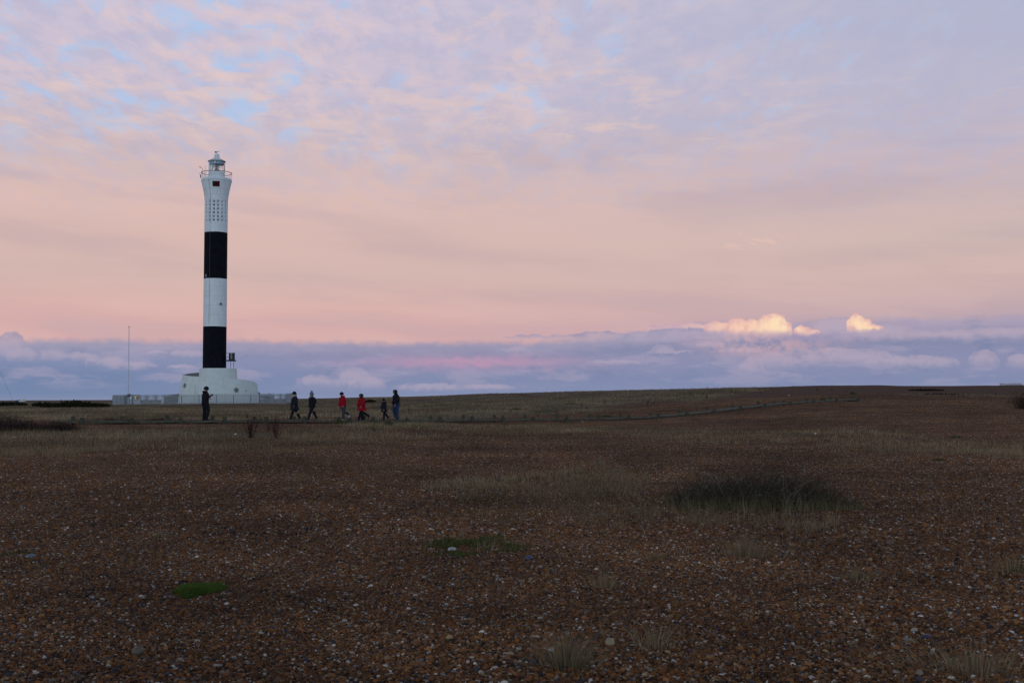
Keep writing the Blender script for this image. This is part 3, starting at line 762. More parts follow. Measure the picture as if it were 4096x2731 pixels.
    for i in range(13):
        t = i / 12; prof.append((r1 + (2.46 - r1) * (.55 * t + .45 * t * t), z0 + (z1 - z0) * t))
    z2 = zz(716.5)
    prof += [(2.47, z1 + .02), (2.46, z2 - .1), (2.40, z2), (2.2, z2), (1.2, z2 - .02)]
    w = MB(); w.lathe(prof, 96); head = w.build('flared_head', M['white'], root, smooth=True)
    s_ = MB()
    for t in (.27, .55, 1.0): 
        i = t * 12; k = int(min(i, 11)); f = i - k; r = prof[k][0] * (1 - f) + prof[k + 1][0] * f; z = prof[k][1] * (1 - f) + prof[k + 1][1] * f
        s_.lathe([(r + .006, z), (r + .010, z + .025)], 96)
    s_.build('joint_line', M['seam'], head)
    # sector window
    zc = zz(745.5); wr = 2.335; aw = R(-1.0)
    def patch(a0, a1, za, zb_, off_, matn, name, parent, n=6):
        V = []; Fc = []
        for i in range(n + 1):
            a = a0 + (a1 - a0) * i / n
            for z in (za, zb_): V += [cp(a, z, off_(z)), cp(a, z, off_(z) - .06)]
        for i in range(n):
            b = i * 4; Fc += [(b, b + 4, b + 6, b + 2), (b, b + 1, b + 5, b + 4), (b + 2, b + 6, b + 7, b + 3)]
        Fc += [(0, 2, 3, 1), (n * 4, n * 4 + 1, n * 4 + 3, n * 4 + 2)]
        w = MB(); w.add(V, Fc); return w.build(name, matn, parent)
    def rad(z):
        for i in range(len(prof) - 1):
            if prof[i][1] <= z <= prof[i + 1][1]: f = (z - prof[i][1]) / (prof[i + 1][1] - prof[i][1]); return prof[i][0] + f * (prof[i + 1][0] - prof[i][0])
        return 2.46
    x0, x1 = (575 - 638) / 3.92 / K, (688 - 638) / 3.92 / K; aa, ab = math.asin(x0 / 2.3), math.asin(x1 / 2.3)
    sw = patch(aa, ab, zz(755.5), zz(734.5), lambda z: rad(z) + .012, M['iron'], 'sector_window', root)
    patch(aa + .025, aa + .13, zz(754.3), zz(735.7), lambda z: rad(z) + .022, M['darkpane'], 'dark_pane', sw, 2)
    patch(aa + .145, ab - .03, zz(754.3), zz(735.7), lambda z: rad(z) + .024, M['redpane'], 'red_pane', sw, 4)
    # lightning conductor down the left of the face
    c_ = MB(); ca = R(-30); c_.tube([cp(ca, zz(1300), rr(zz(1300)) + .015), cp(ca, zB, r1 + .015)] + [cp(ca - .0 * i, p[1], p[0] + .015) for i, p in enumerate(prof[1:14])], .018, 5)
    c_.build('lightning_conductor', M['steel_d'], root)
    # gallery railing
    g = MB(); zr = zz(693.5); gr = 2.44
    g.lathe([(gr - .055, zr - .02), (gr + .055, zr - .02), (gr + .055, zr + .05), (gr - .055, zr + .05), (gr - .055, zr - .02)], 72)
    hand = g.build('gallery_handrail', M['iron'], root)
    g = MB()
    for k in range(14):
        a = 2 * math.pi * (k + .3) / 14; g.tube([cp(a, z2 - .05, gr - .02), cp(a, zr, gr - .01)], .02, 5)
    for f in (.33, .66):
        z = z2 + (zr - z2) * f; g.lathe([(gr - .03, z), (gr - .01, z + .012), (gr - .01, z - .012), (gr - .03, z)], 72)
    g.build('railing_bars', M['white'], root)
    # stepped lantern base
    zl = zz(689.5)
    g = MB(); g.lathe([(1.62, z2 - .02), (1.60, z2 + .22), (1.36, z2 + .26), (1.36, z2 + .62), (1.32, z2 + .66), (1.32, zl), (1.1, zl + .01), (.2, zl + .01)], 64)
    g.build('lantern_base', M['white'], root, smooth=True)
    # solid wall on the left of the lantern, open glazing elsewhere
    zr0 = zz(647.5); lr = 1.30
    V = []; Fc = []; a0, a1 = R(-95), R(-30); n = 10
    for i in range(n + 1):
        a = a0 + (a1 - a0) * i / n
        for r in (lr, lr - .06): V += [cp(a, zl, r), cp(a, zr0, r)]
    for i in range(n): b = i * 4; Fc += [(b, b + 4, b + 5, b + 1), (b + 2, b + 3, b + 7, b + 6)]
    Fc += [(0, 1, 3, 2), (n * 4, n * 4 + 2, n * 4 + 3, n * 4 + 1)]
    w = MB(); w.add(V, Fc); lw = w.build('lantern_wall', M['white'], root)
    patch(R(-60), R(-34), zz(666.5), zz(649.5), lambda z: lr + .02, M['bluewin'], 'lantern_window', lw, 3)
    g = MB(); g.lathe([(lr - .02, zl), (lr - .02, zr0)], 48, a0=R(-30), a1=R(265)); g.build('lantern_glazing', M['glass'], root, smooth=True)
    g = MB()
    for (aa_, bb_) in ((-30, -30), (-21, -12), (31, 22), (58, 66), (80, 80), (100, 112), (140, 130), (160, 172), (205, 196), (240, 250)):
        g.tube([cp(R(aa_), zr0, lr), cp(R(bb_), zl, lr)], .028, 5)
    for z in (zl + .45, zl + 1.0): g.lathe([(lr - .012, z), (lr + .012, z), (lr + .012, z + .02), (lr - .012, z + .02), (lr - .012, z)], 48, a0=R(58), a1=R(262))
    g.build('glazing_bars', M['steel'], root)
    # dark curtain ring under the roof
    g = MB(); g.lathe([(1.22, zr0 + .02), (1.20, zr0 - .50), (1.14, zr0 - .50), (1.14, zr0 + .02)], 40); g.build('blind_ring', M['bluewin'], root, smooth=True)
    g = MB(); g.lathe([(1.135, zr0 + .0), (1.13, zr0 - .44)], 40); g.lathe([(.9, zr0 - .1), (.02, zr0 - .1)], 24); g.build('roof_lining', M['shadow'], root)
    # optic
    g = MB(); g.ellip((0, 0, zl + .34), (.33, .33, .36), 20, 12); op = g.build('optic', M['brass'], root, smooth=True)
    g = MB(); g.tube([(0, 0, zl - .02), (0, 0, zl + .1)], .30, 14); g.box((.22, -.1, zl + .24), (.34, .30, .42)); g.build('optic_stand', M['steel_d'], op)
    g = MB(); g.lathe([(.02, zl + 1.02), (.34, zl + .92), (.55, zl + .84), (.34, zl + .78), (.02, zl + .78)], 20, c=(-.05, 0, 0)); g.tube([(-.62, -.2, zl), (-.62, -.2, zl + .95)], .03, 5); g.tube([(-.8, -.2, zl + .86), (.1, -.2, zl + .86)], .025, 5)
    g.tube([(-.42, .1, zl), (-.42, .1, zl + .8)], .025, 5); g.build('lamp_hood', M['steel_d'], root)
    # roof
    zn = zz(631); zc2 = zz(619.5)
    g = MB(); g.lathe([(1.30, zr0 - .02), (1.42, zr0 - .02), (1.43, zr0 + .07), (1.36, zr0 + .12), (1.05, zr0 + .30), (.70, zr0 + .48), (.48, zn - .06), (.42, zn + .02), (.40, zn + .10)], 56)
    rf = g.build('roof', M['white'], root, smooth=True)
    g = MB(); g.lathe([(1.425, zr0 - .03), (1.445, zr0 - .03), (1.445, zr0 + .05), (1.425, zr0 + .05)], 56); g.lathe([(.415, zn + .0), (.43, zn + .02), (.415, zn + .04)], 32); g.build('roof_trim', M['steel_d'], rf)
    g = MB(); g.lathe([(.405, zn + .08), (.41, zc2 - .12), (.44, zc2 - .10), (.44, zc2 - .02), (.36, zc2 + .05), (.14, zc2 + .12), (.05, zc2 + .16), (.0, zc2 + .16)], 32); g.build('cowl', M['white'], rf, smooth=True)
    zv = zz(603); g = MB(); g.tube([(0, 0, zc2 + .1), (.04, 0, zv)], .022, 6); g.box((-.16, 0, zc2 + .42), (.30, .03, .20)); g.box((-.28, 0, zc2 + .42), (.12, .03, .28)); g.tube([(0, 0, zc2 + .42), (.24, 0, zc2 + .52)], .025, 5)
    g.add([(.20, 0, zc2 + .42), (.20, 0, zc2 + .60), (.38, 0, zc2 + .52), (.20, .03, zc2 + .42), (.20, .03, zc2 + .60), (.38, .03, zc2 + .52)], [(0, 2, 1), (3, 4, 5), (0, 1, 4, 3), (1, 2, 5, 4), (2, 0, 3, 5)])
    g.build('weather_vane', M['iron'], root)
    # brackets on the left of the gallery
    g = MB(); g.tube([(-2.28, -.6, z2), (-2.28, -.6, zr + .55), (-2.45, -.6, zr + .72), (-2.72, -.6, zr + .82)], .035, 6); g.ellip((-2.66, -.6, zr + .80), (.14, .08, .06)); g.build('bracket_arm', M['steel_d'], root, smooth=True)
    g = MB(); g.tube([(-1.85, -1.5, z2), (-1.85, -1.5, zr + .95)], [.04, .015], 6); g.build('aerial', M['steel'], root)
    g = MB(); g.tube([(-1.66, -1.4, z2), (-1.66, -1.4, zr + 2.1)], [.012, .006], 5); g.build('whip_aerial', M['steel'], root)
    g = MB(); g.box((-2.56, -.3, z2 + .30), (.14, .2, .5)); g.tube([(-2.60, -.3, z2 + .5), (-2.68, -.3, z2 + .82), (-2.80, -.3, z2 + .86)], .03, 5); g.build('camera_box', M['iron'], root)
    # portholes
    def port(C0, nrm, r, parent=root):
        nrm = Vector(nrm).normalized(); q = Vector((0, 0, 1)).rotation_difference(nrm)
        def ring(prof_, matn, name, par):
            V = []; Fc = []; n = 24
            for (a, h) in prof_:
                for k in range(n): t = 2 * math.pi * k / n; V.append(Vector(C0) + q @ Vector((a * math.cos(t), a * math.sin(t), h)))
            for i in range(len(prof_) - 1):
                for k in range(n): Fc.append((i * n + k, i * n + (k + 1) % n, (i + 1) * n + (k + 1) % n, (i + 1) * n + k))
            Fc.append(tuple((len(prof_) - 1) * n + k for k in range(n))); w = MB(); w.add(V, Fc); return w.build(name, matn, par, smooth=True)
        fr = ring([(r, -.06), (r, .07), (r * .72, .075), (r * .70, .02)], M['cgrey'], 'porthole', parent)
        ring([(r * .69, .022), (r * .69, .035), (.01, .036)], M['portglass'], 'porthole_glass', fr)
    def on_wall(px, py):
        x = (px - 856) / K; z = zz(py)
        best = None
        for a in np.arange(-100, 100, .5):
            r, h, out = wall(a); rz_ = r + out * max(0, 1 - z / h); xx = rz_ * math.sin(R(a))
            if best is None or abs(xx - x) < best[0]: best = (abs(xx - x), a, rz_)
        a = best[1]; return pt(a, best[2], z), (math.sin(R(a)), -math.cos(R(a)), .15)
    for px, py, r in ((741, 1543, .37), (942, 1560.5, .40)):
        p, nn = on_wall(px, py); port(p, nn, r)
    for px, py, r in ((980.5, 1563, .10),): p, nn = on_wall(px, py); port(p, nn, r)
    for x, py, r in ((-1.50, 1106.5, .24), (.47 * 1.87, 1218.5, .24)):
        a = math.asin(x / 1.87); port(cp(a, zz(py), 1.87), (math.sin(a), -math.cos(a), 0), r)
    g = MB(); p, nn = on_wall(910, 1512.5); p = Vector((1.1 * p[0] * .78, p[1] * .72, zz(1514))); g.tube([p + Vector((.28 * math.cos(t), 0, .20 * math.sin(t))) for t in np.linspace(0, math.pi, 9)], .05, 6); g.build('ramp_light', M['signw'], root)
    g = MB(); p, nn = on_wall(781, 1560); g.tube([(p[0] - .12, p[1] - .25, .3), (p[0] + .08, p[1] - .12, zz(1546))], .022, 5); g.box((p[0] + .08, p[1] - .12, zz(1545)), (.09, .09, .07)); g.build('wall_aerial', M['steel'], root)
    # fog signal on its stand, right of the shaft
    pf = MB(); zp0, zp1 = zz(1445), zz(1440); x0 = 1.85
    pf.box((2.55, -.9, (zp0 + zp1) / 2), (1.75, 1.1, zp1 - zp0)); pl = pf.build('fog_signal_platform', M['iron'], root)
    g = MB(); g.box((2.72, -.9, (zz(1411.5) + zz(1441)) / 2), (.82, .95, zz(1411.5) - zz(1441)), rz=R(-8)); fg = g.build('fog_signal', M['iron'], root)
    for k in range(3):
        zc = zz(1414.5 + k * 8.3 + 1); g = MB(); g.lathe([(.13, 0), (.13, .03), (.05, .012), (.0, .012)], 14); q = Matrix.Rotation(R(90), 3, 'X'); g.v = [tuple(q @ Vector(v) + Vector((2.66, -1.40, zc))) for v in g.v]; g.build('horn', M['steel'], fg)
    g = MB(); g.box((3.16, -.9, (zz(1411) + zz(1444)) / 2), (.12, 1.0, zz(1411) - zz(1444))); g.build('side_panel', M['black'], fg)
    g = MB()
    for py in (1413.8, 1427.5): g.tube([(1.6, -1.35, zz(py)), (2.35, -1.35, zz(py))], .028, 5)
    g.tube([(2.32, -1.35, zz(1413.8)), (2.32, -1.35, zz(1441))], .03, 5); g.build('platform_rail', M['iron'], root)
    for px in (921, 933):
        g = MB(); x = (px - 856) / K; g.tube([(x, -.9, top - .1), (x, -.9, zp0)], .04, 6); g.build('platform_leg', M['iron'], root)
    return root
lighthouse()

# ------------------------------------------------------------------ palisade fence round the lighthouse
def fence():
    FL = place(450, 1618, 190.0); FR = place(1141, 1612, 190.0); BR = place(1186, 1608, 212.0); BL = place(562, 1612, 212.0)
    pts = [(FL.x, FL.y), (FR.x, FR.y), (BR.x, BR.y), (BL.x, BL.y)]
    root = empty('palisade_fence', (pts[0][0], pts[0][1], H(*pts[0]))); o = root.location
    tag(root, 'grey steel palisade fence enclosing the foot of the lighthouse', 'fence')
    hh = 1.50
    for s in range(4):
        a = Vector(pts[s]); b = Vector(pts[(s + 1) % 4]); L = (b - a).length; d = (b - a) / L; nb = max(1, round(L / 2.75)); rz = math.atan2(d.y, d.x)
        for i in range(nb):
            p, q = a + (b - a) * i / nb, a + (b - a) * (i + 1) / nb; zp, zq = H(*p), H(*q)
            m = MB(); n = 18; slope = math.atan2(zq - zp, L / nb)
            for k in range(n):
                t = (k + .5) / n; c = p + (q - p) * t; z = zp + (zq - zp) * t; j = random.uniform(-.01, .01)
                m.box((c.x - o.x, c.y - o.y, z + hh / 2 + .02 - o.z + j), (.056, .025, hh), rz=rz)
                m.box((c.x - o.x, c.y - o.y, z + hh + .04 - o.z + j), (.03, .022, .07), rz=rz)
            m.build('pales', M['steel'], root)
            for f in (.12, .83):
                c = (p + q) / 2; n2 = Vector((-d.y, d.x)) * .04
                m = MB(); m.box((c.x + n2.x - o.x, c.y + n2.y - o.y, (zp + zq) / 2 + hh * f - o.z), (L / nb, .05, .06), rz=rz, ry=-slope); m.build('rail', M['steel'], root)
            m = MB(); n2 = Vector((-d.y, d.x)) * .09; m.box((p.x + n2.x - o.x, p.y + n2.y - o.y, zp + hh * .46 - o.z), (.09, .09, hh * .95), rz=rz); m.build('post', M['steel_d'], root)
    # gate in the front run with its hinge posts
    for px in (500, 506, 529):
        P = place(px, 1600, 189.85); m = MB(); z = H(P.x, P.y)
        m.box((P.x - o.x, P.y - o.y, z + hh * .47 - o.z), (.12, .12, hh * .94)); m.build('gate_post', M['steel_d'], root)
    for px in (512, 519):
        P = place(px, 1600, 189.8); m = MB(); z = H(P.x, P.y)
        m.tube([(P.x - o.x, P.y - o.y, z + hh * .8 - o.z), (P.x - o.x, P.y - o.y, z + hh + .14 - o.z)], .07, 8); m.ellip((P.x - o.x, P.y - o.y, z + hh + .14 - o.z), (.10, .10, .08)); m.build('gate_latch', M['iron'], root)
    for (x0, x1) in ((508, 517), (519, 528), (532, 562)):
        A = place(x0, 1600, 189.93); B = place(x1, 1600, 189.93); z = H((A.x + B.x) / 2, 189.93); m = MB()
        m.box(((A.x + B.x) / 2 - o.x, A.y - o.y, z + hh * .5 + .04 - o.z), (B.x - A.x, .03, hh * .94)); m.build('gate_panel', M['steel'], root)
    return root
fence()
def sign(px, py, w, h, name, label, m, lines):
    P = place(px, py, 189.80); root = empty(name, P); tag(root, label, 'sign')
    g = MB(); g.box((0, 0, 0), (w, .015, h)); g.build('board', m, root)
    for (x, z, lw, lh, mt) in lines:
        g = MB(); g.box((x, -.011, z), (lw, .006, lh)); g.build('print', mt, root)
sign(522.5, 1590, .27, .40, 'notice_sign', 'small white notice board fixed to the fence gate below the flagpole', M['signw'], [(0, .1 - .07 * k, .18, .016, M['steel']) for k in range(3)])
sign(542.5, 1589.5, .22, .45, 'safety_sign', 'narrow white safety notice on the fence beside the yellow one', M['signw'], [(0, .14 - .08 * k, .15, .018, M['bluehull']) for k in range(4)])
def round_sign():
    P = place(549, 1589.5, 189.78); root = empty('warning_sign', P); tag(root, 'yellow orange warning sign on the grey fence panel', 'sign')
    g = MB(); g.box((0, 0, 0), (.32, .015, .52)); g.build('board', M['signy'], root)
    g = MB(); g.tube([(0, -.014, 0), (0, -.009, 0)], .11, 16); g.build('print', M['ink'], root)
round_sign()
def flagpole():
    a = place(512, 1612, 193.0); b = place(516, 1307, 193.0); z = H(a.x, a.y); root = empty('flagpole', (a.x, a.y, z))
    tag(root, 'tall thin white flagpole standing behind the fence gate', 'flagpole')
    d = b - Vector((a.x, a.y, z)); g = MB(); g.tube([Vector((0, 0, -.2)), d * .5, d], [.075, .055, .035], 8); g.build('pole', M['pole'], root, smooth=True)
    g = MB(); g.tube([d, d + Vector((0, 0, .06))], .10, 8); g.box(d + Vector((0, 0, .02)), (.34, .08, .06)); g.build('finial', M['steel_d'], root)
    g = MB(); g.tube([Vector((.05, -.06, 1.2)), d * .5 + Vector((.10, -.06, 0)), d + Vector((.08, 0, 0))], .008, 4); g.build('halyard', M['steel'], root)
flagpole()
def guy():
    a = place(65, 1622, 150.0); a.z = H(a.x, a.y) + .02; b = place(0, 1484, 150.0); d = (b - a)
    g = MB(); g.tube([a, a + d * .5 + Vector((0, 0, -.05)), a + d, a + d * 2.4 + Vector((-1.2, 0, 1.0))], .012, 4); tag(g.build('guy_wire', M['steel_d'], None), 'thin stay wire slanting down to the ground at the left edge by the caravan', 'wire')
guy()

# ------------------------------------------------------------------ boardwalk
def path_at(px, off=0.0, dz=0.0):
    """point of the boardwalk's near edge seen at column px, moved away by off metres"""
    def P(u): D = float(np.interp(u, PXS, PD)); return Vector(((u - 2048) / F * D, D))
    p = P(px); t = (P(px + 15) - P(px - 15)).normalized(); n = Vector((-t.y, t.x)); q = p + n * off
    return Vector((q.x, q.y, float(np.interp(px, PXS, PZ)) + dz)), math.atan2(t.y, t.x)
def path_vis(px, off=0.0, dz=0.0):
    u = px
    for _ in range(6):
        p, r = path_at(u, off, dz); u += px - (2048 + F * p.x / p.y)
    return path_at(u, off, dz)
WID = 1.15; DECK = .185
def boardwalk():
    p0, _ = path_at(332); root = empty('boardwalk', p0); tag(root, 'low weathered wooden boardwalk on stub posts running across the shingle', 'boardwalk')
    o = p0
    xs = [236] + list(PXS[2:-1]) + [3488]
    for i in range(len(xs) - 1):
        a, ra = path_at(xs[i]); b, rb = path_at(xs[i + 1]); n = Vector((-math.sin(ra), math.cos(ra), 0)); sag = random.uniform(-.012, .012)
        end = i >= len(xs) - 2; drop = -.09 if end else 0
        L = (b - a); ln = L.length; rz = math.atan2(L.y, L.x); ry = -math.asin(L.z / ln); mid = (a + b) / 2 - o
        for w, nm in ((0, 0), (WID, 1)):
            m = MB(); c = mid + n * w + Vector((0, 0, DECK - .055 + sag + drop)); m.box(c, (ln - .02, .09, .115), rz=rz, ry=ry); m.build('beam', M['wood'], root, bevel=.012)
        m = MB(); k = max(3, int(ln / .16))
        for q in range(k):
            t = (q + .5) / k; c = a + L * t - o + n * (WID / 2) + Vector((0, 0, DECK - .035 + sag + drop + random.uniform(-.004, .004))); m.box(c, (ln / k * .88, WID - .10, .04), rz=rz, ry=ry)
        m.build('deck_planks', M['wood'], root)
    def post(u, off, hgt, w):
        p, r = path_vis(u, off); g = MB(); z0 = -.25; n = 10; jit = random.uniform(0, .06)
        prof = [(w * .5, z0), (w * .5, hgt - .05 + jit), (w * .42, hgt - .012 + jit), (w * .25, hgt + jit), (0.001, hgt + .005 + jit)]
        g.lathe(prof, n, c=p - o); bx = g.build('post', M['post'], root, smooth=True)
    for i, u in enumerate(xs[1:-1]): post(u, -.13, .37 + random.uniform(-.05, .04) - .0006 * max(0, u - 2400) * .15, .23 + random.uniform(-.02, .02))
    for i in range(1, len(xs) - 2):
        if i in (6,): continue
        u = xs[i] + (xs[i + 1] - xs[i]) * (.72 if i > 1 else .80); post(u, WID + .12, .40 + random.uniform(-.05, .04), .22)
    post(296, WID + .12, .38, .2); post(1401, -.13, .34, .22)
boardwalk()
#PART3
# ------------------------------------------------------------------ people
SKIN = mat('skin', (.30, .17, .13), .55, var=.05)
def cloth(n, c): return mat(n, c, .9, var=.22, scale=14, spec=.15, bump=.003)
CL = {'black': cloth('black_cloth', (.010, .011, .015)), 'navy': cloth('navy_cloth', (.012, .014, .026)), 'red': cloth('red_cloth', (.26, .006, .016)), 'jeans': cloth('blue_denim', (.022, .045, .105)),
      'grey': cloth('grey_cloth', (.045, .048, .062)), 'charcoal': cloth('charcoal_cloth', (.020, .021, .026)), 'knit': cloth('pale_grey_knit', (.20, .22, .25)), 'cream': cloth('cream_knit', (.38, .33, .27)),
      'bluegrey': cloth('blue_grey_knit', (.12, .15, .20)), 'hair': cloth('fair_hair', (.30, .19, .12)), 'dhair': cloth('dark_hair', (.03, .02, .015)), 'white': mat('white_shoe', (.62, .66, .70), .6, var=.1), 'sole': cloth('black_leather', (.012, .012, .013))}
def skin_mesh(name, pts, edges, root_i, m, parent):
    me = bpy.data.meshes.new(name); me.from_pydata([p[0] for p in pts], edges, []); o = bpy.data.objects.new(name, me); C.objects.link(o)
    md = o.modifiers.new('skin', 'SKIN'); sv = me.skin_vertices[0].data
    for i, p in enumerate(pts): r = p[1]; sv[i].radius = (r, r) if not isinstance(r, tuple) else r
    sv[root_i].use_root = True; md.use_smooth_shade = True
    sb = o.modifiers.new('sub', 'SUBSURF'); sb.levels = sb.render_levels = 1
    dg = bpy.context.evaluated_depsgraph_get(); out = bpy.data.meshes.new_from_object(o.evaluated_get(dg)); bpy.data.objects.remove(o)
    out.materials.clear(); out.name = name; return link(out, name, m, parent, smooth=True)
def loft(rings, n=18):
    """rings: (centre, rx, ry) horizontal ellipses"""
    V = []; Fc = []
    for c, rx, ry in rings:
        for k in range(n): a = 2 * math.pi * k / n; V.append((c[0] + rx * math.cos(a), c[1] + ry * math.sin(a), c[2]))
    for i in range(len(rings) - 1):
        for k in range(n): Fc.append((i * n + k, i * n + (k + 1) % n, (i + 1) * n + (k + 1) % n, (i + 1) * n + k))
    Fc += [tuple(range(n - 1, -1, -1)), tuple((len(rings) - 1) * n + k for k in range(n))]
    return V, Fc
def person(px, label, Ht=1.7, face=180, legs=((0, 0), (0, 0)), arms=((0, 20), (0, 20)), lean=3, head=5, jacket='black', hem=0, trousers='black', shoes='sole', hat=None, pom=None, scarf=None, hood_up=None, hood_down=None, hair=None, band=None, off=.55, bulk=1.0, held=None, flare=1.0, gloves=None, group=None, dy=0.0):
    s = Ht / 1.75; p, r = path_vis(px, off, DECK + .015 - .03); 
    def leg(side, a, k):
        a, k = R(a), R(k); hip = Vector((0, side * .095, 0)); kn = hip + .44 * Vector((math.sin(a), 0, -math.cos(a))); an = kn + .42 * Vector((math.sin(a - k), 0, -math.cos(a - k)))
        fa = (a - k) if k > R(35) or (a - k) < R(-18) else max(-.0, (a - k) * .5) if a > 0 else (a - k) * .6
        toe = an + .19 * Vector((math.cos(fa), side * .1, math.sin(fa))) + Vector((0, 0, -.055)) ; heel = an + Vector((-.045, 0, -.05)) @ Matrix.Identity(3)
        return hip, kn, an, toe, heel, fa
    LG = [leg(sd, *legs[i]) for i, sd in enumerate((1, -1))]
    hz = -min(min(l[2].z - .085, l[3].z - .03) for l in LG)
    root = empty('person', p, R(face) + (r if abs(face) > 90 else r)); tag(root, label, 'person', group); root.scale = (s * 1.10, s * 1.10, s)
    sh = Vector((0, 0, hz)); l_ = R(lean)
    up = lambda d, x=0: sh + Vector((math.sin(l_) * d + x, 0, math.cos(l_) * d))
    waist, chest, neckb, nk = up(.14), up(.36), up(.50), up(.56)
    hd = up(.66, .015 + .1 * math.sin(R(head))); 
    pts = []; E = []
    def av(c, rad, par=None):
        pts.append((Vector(c), rad)); i = len(pts) - 1
        if par is not None: E.append((par, i))
        return i
    pel = av(sh, (.13, .11)); wa = av(waist, (.125, .105), pel); ch = av(chest, (.15, .115), wa); nb = av(neckb, (.075, .07), ch); n1 = av(nk, .052, nb)
    jw = av(hd + Vector((.012, 0, -.05)), (.062, .068), n1); sk = av(hd + Vector((-.005, 0, .02)), (.092, .102), jw); tp = av(hd + Vector((-.012, 0, .085)), .05, sk)
    hipz = []
    for i, (hip, kn, an, toe, heel, fa) in enumerate(LG):
        h = av(sh + hip + Vector((0, 0, -.03)), .085, pel); th = av(sh + hip.lerp(kn, .5), .075, h); k = av(sh + kn, .055, th); cf = av(sh + kn.lerp(an, .35), .056, k); a = av(sh + an, .032, cf); t = av(sh + an.lerp(toe, .75), .020, a)
    hands = []
    for i, sd in enumerate((1, -1)):
        a, e = R(arms[i][0]), R(arms[i][1]); S = up(.455) + Vector((0, sd * .175, 0)); el = S + .28 * Vector((math.sin(a), sd * .12, -math.cos(a))); fd = Vector((math.sin(a + e), -sd * .10, -math.cos(a + e))); wr = el + .25 * fd
        j = av(S, .058, ch); k = av(S.lerp(el, .5), .046, j); k = av(el, .040, k); k = av(wr, .026, k); palm = av(wr + fd * .05, (.036, .018), k); kn_ = av(wr + fd * .085, (.036, .017), palm)
        hands.append((wr, fd, sd)); side = Vector((0, 1, 0)).cross(fd).normalized()
        for q in range(4):
            b = wr + fd * .085 + side * (.024 - .016 * q); ln = (.068, .078, .072, .056)[q]; c1 = av(b + fd * ln * .5, .0085, kn_); av(b + fd * ln * .85 + Vector((0, -sd * .02, 0)), .007, c1)
        c1 = av(wr + fd * .04 + side * .042, .010, palm); av(wr + fd * .075 + side * .055, .008, c1)
    body = skin_mesh('body', pts, E, 0, SKIN, root)
    # facial features
    g = MB(); f = hd + Vector((.075, 0, 0)); g.add([f + Vector((0, -.012, -.012)), f + Vector((0, .012, -.012)), f + Vector((.0, 0, .03)), f + Vector((.028, 0, -.014))], [(0, 1, 3), (1, 2, 3), (2, 0, 3)])
    for sd in (1, -1): g.ellip(hd + Vector((-.005, sd * .083, -.005)), (.018, .010, .03), 8, 5)
    g.build('nose_and_ears', SKIN, root, smooth=True)
    g = MB()
    for sd in (1, -1): g.ellip(hd + Vector((.074, sd * .032, .018)), (.010, .012, .007), 8, 5)
    g.box(hd + Vector((.072, 0, -.045)), (.01, .045, .008)); g.build('eyes_and_mouth', CL['dhair'], root)
    # trousers
    g = MB(); g.add(*loft([(sh + Vector((0, 0, -.10)), .115, .155), (sh + Vector((0, 0, 0)), .13, .175), (up(.10), .125, .165)]))
    for (hip, kn, an, toe, heel, fa) in LG:
        g.tube([sh + hip + Vector((0, 0, .03)), sh + hip.lerp(kn, .45), sh + kn, sh + kn.lerp(an, .4), sh + an + (an - kn).normalized() * .045], [.112 * bulk, .100 * bulk, .080, .074, .066], 12)
    g.build('trousers', CL[trousers], root, smooth=True)
    for (hip, kn, an, toe, heel, fa) in LG:
        g = MB(); d = (toe - an + Vector((0, 0, .055))).normalized(); up_ = Vector((-d.z, 0, d.x)); A = sh + an
        secs = [(-.065, .036, .085), (-.02, .044, .12), (.05, .044, .085), (.12, .046, .048), (.18, .040, .036), (.205, .02, .02)]
        V = []; Fc = []; n = 10
        for (x, w, h) in secs:
            for k in range(n): a = 2 * math.pi * k / n; V.append(A + d * x - up_ * .085 + up_ * (h / 2 + h / 2 * math.sin(a)) * 1.1 + Vector((0, w * math.cos(a), 0)))
        for i in range(len(secs) - 1):
            for k in range(n): Fc.append((i * n + k, i * n + (k + 1) % n, (i + 1) * n + (k + 1) % n, (i + 1) * n + k))
        Fc += [tuple(range(n)), tuple((len(secs) - 1) * n + k for k in range(n))]; g.add(V, Fc); g.build('shoe', CL[shoes], root, smooth=True)
    # jacket or coat
    g = MB(); b = bulk; rings = []
    if hem > 0:
        rings += [(sh + Vector((0, 0, -hem)), (.17 + .28 * hem) * b * flare, (.185 + .12 * hem) * b), (sh + Vector((0, 0, -hem * .5)), .18 * b, .20 * b)]
    rings += [(sh + Vector((0, 0, -.06 - (0 if hem else .04))), .155 * b, .185 * b), (up(.10), .142 * b, .175 * b), (up(.26), .150 * b, .190 * b), (up(.38), .145 * b, .205 * b), (up(.46), .118 * b, .185 * b), (up(.505), .085, .115), (up(.53), .066, .075)]
    g.add(*loft(rings, 20))
    for i, sd in enumerate((1, -1)):
        a, e = R(arms[i][0]), R(arms[i][1]); S = up(.455) + Vector((0, sd * .165, 0)); el = S + .28 * Vector((math.sin(a), sd * .12, -math.cos(a))); wr, fd, _ = hands[i]
        g.tube([S + Vector((0, -sd * .03, .02)), S.lerp(el, .35), el + (S - el) * .08, el + (wr - el) * .12, el.lerp(wr, .6), wr + fd * .005], [.062 * b, .074 * b, .062 * b, .060 * b, .054 * b, .044], 12)
    g.build('coat' if hem > .15 else 'jacket', CL[jacket], root, smooth=True)
    tilt = Matrix.Rotation(R(head), 3, 'Y')
    if gloves:
        g = MB()
        for wr, fd, sd in hands: g.ellip(wr + fd * .07, (.045, .032, .055), 10, 6)
        g.build('gloves', CL[gloves], root, smooth=True)
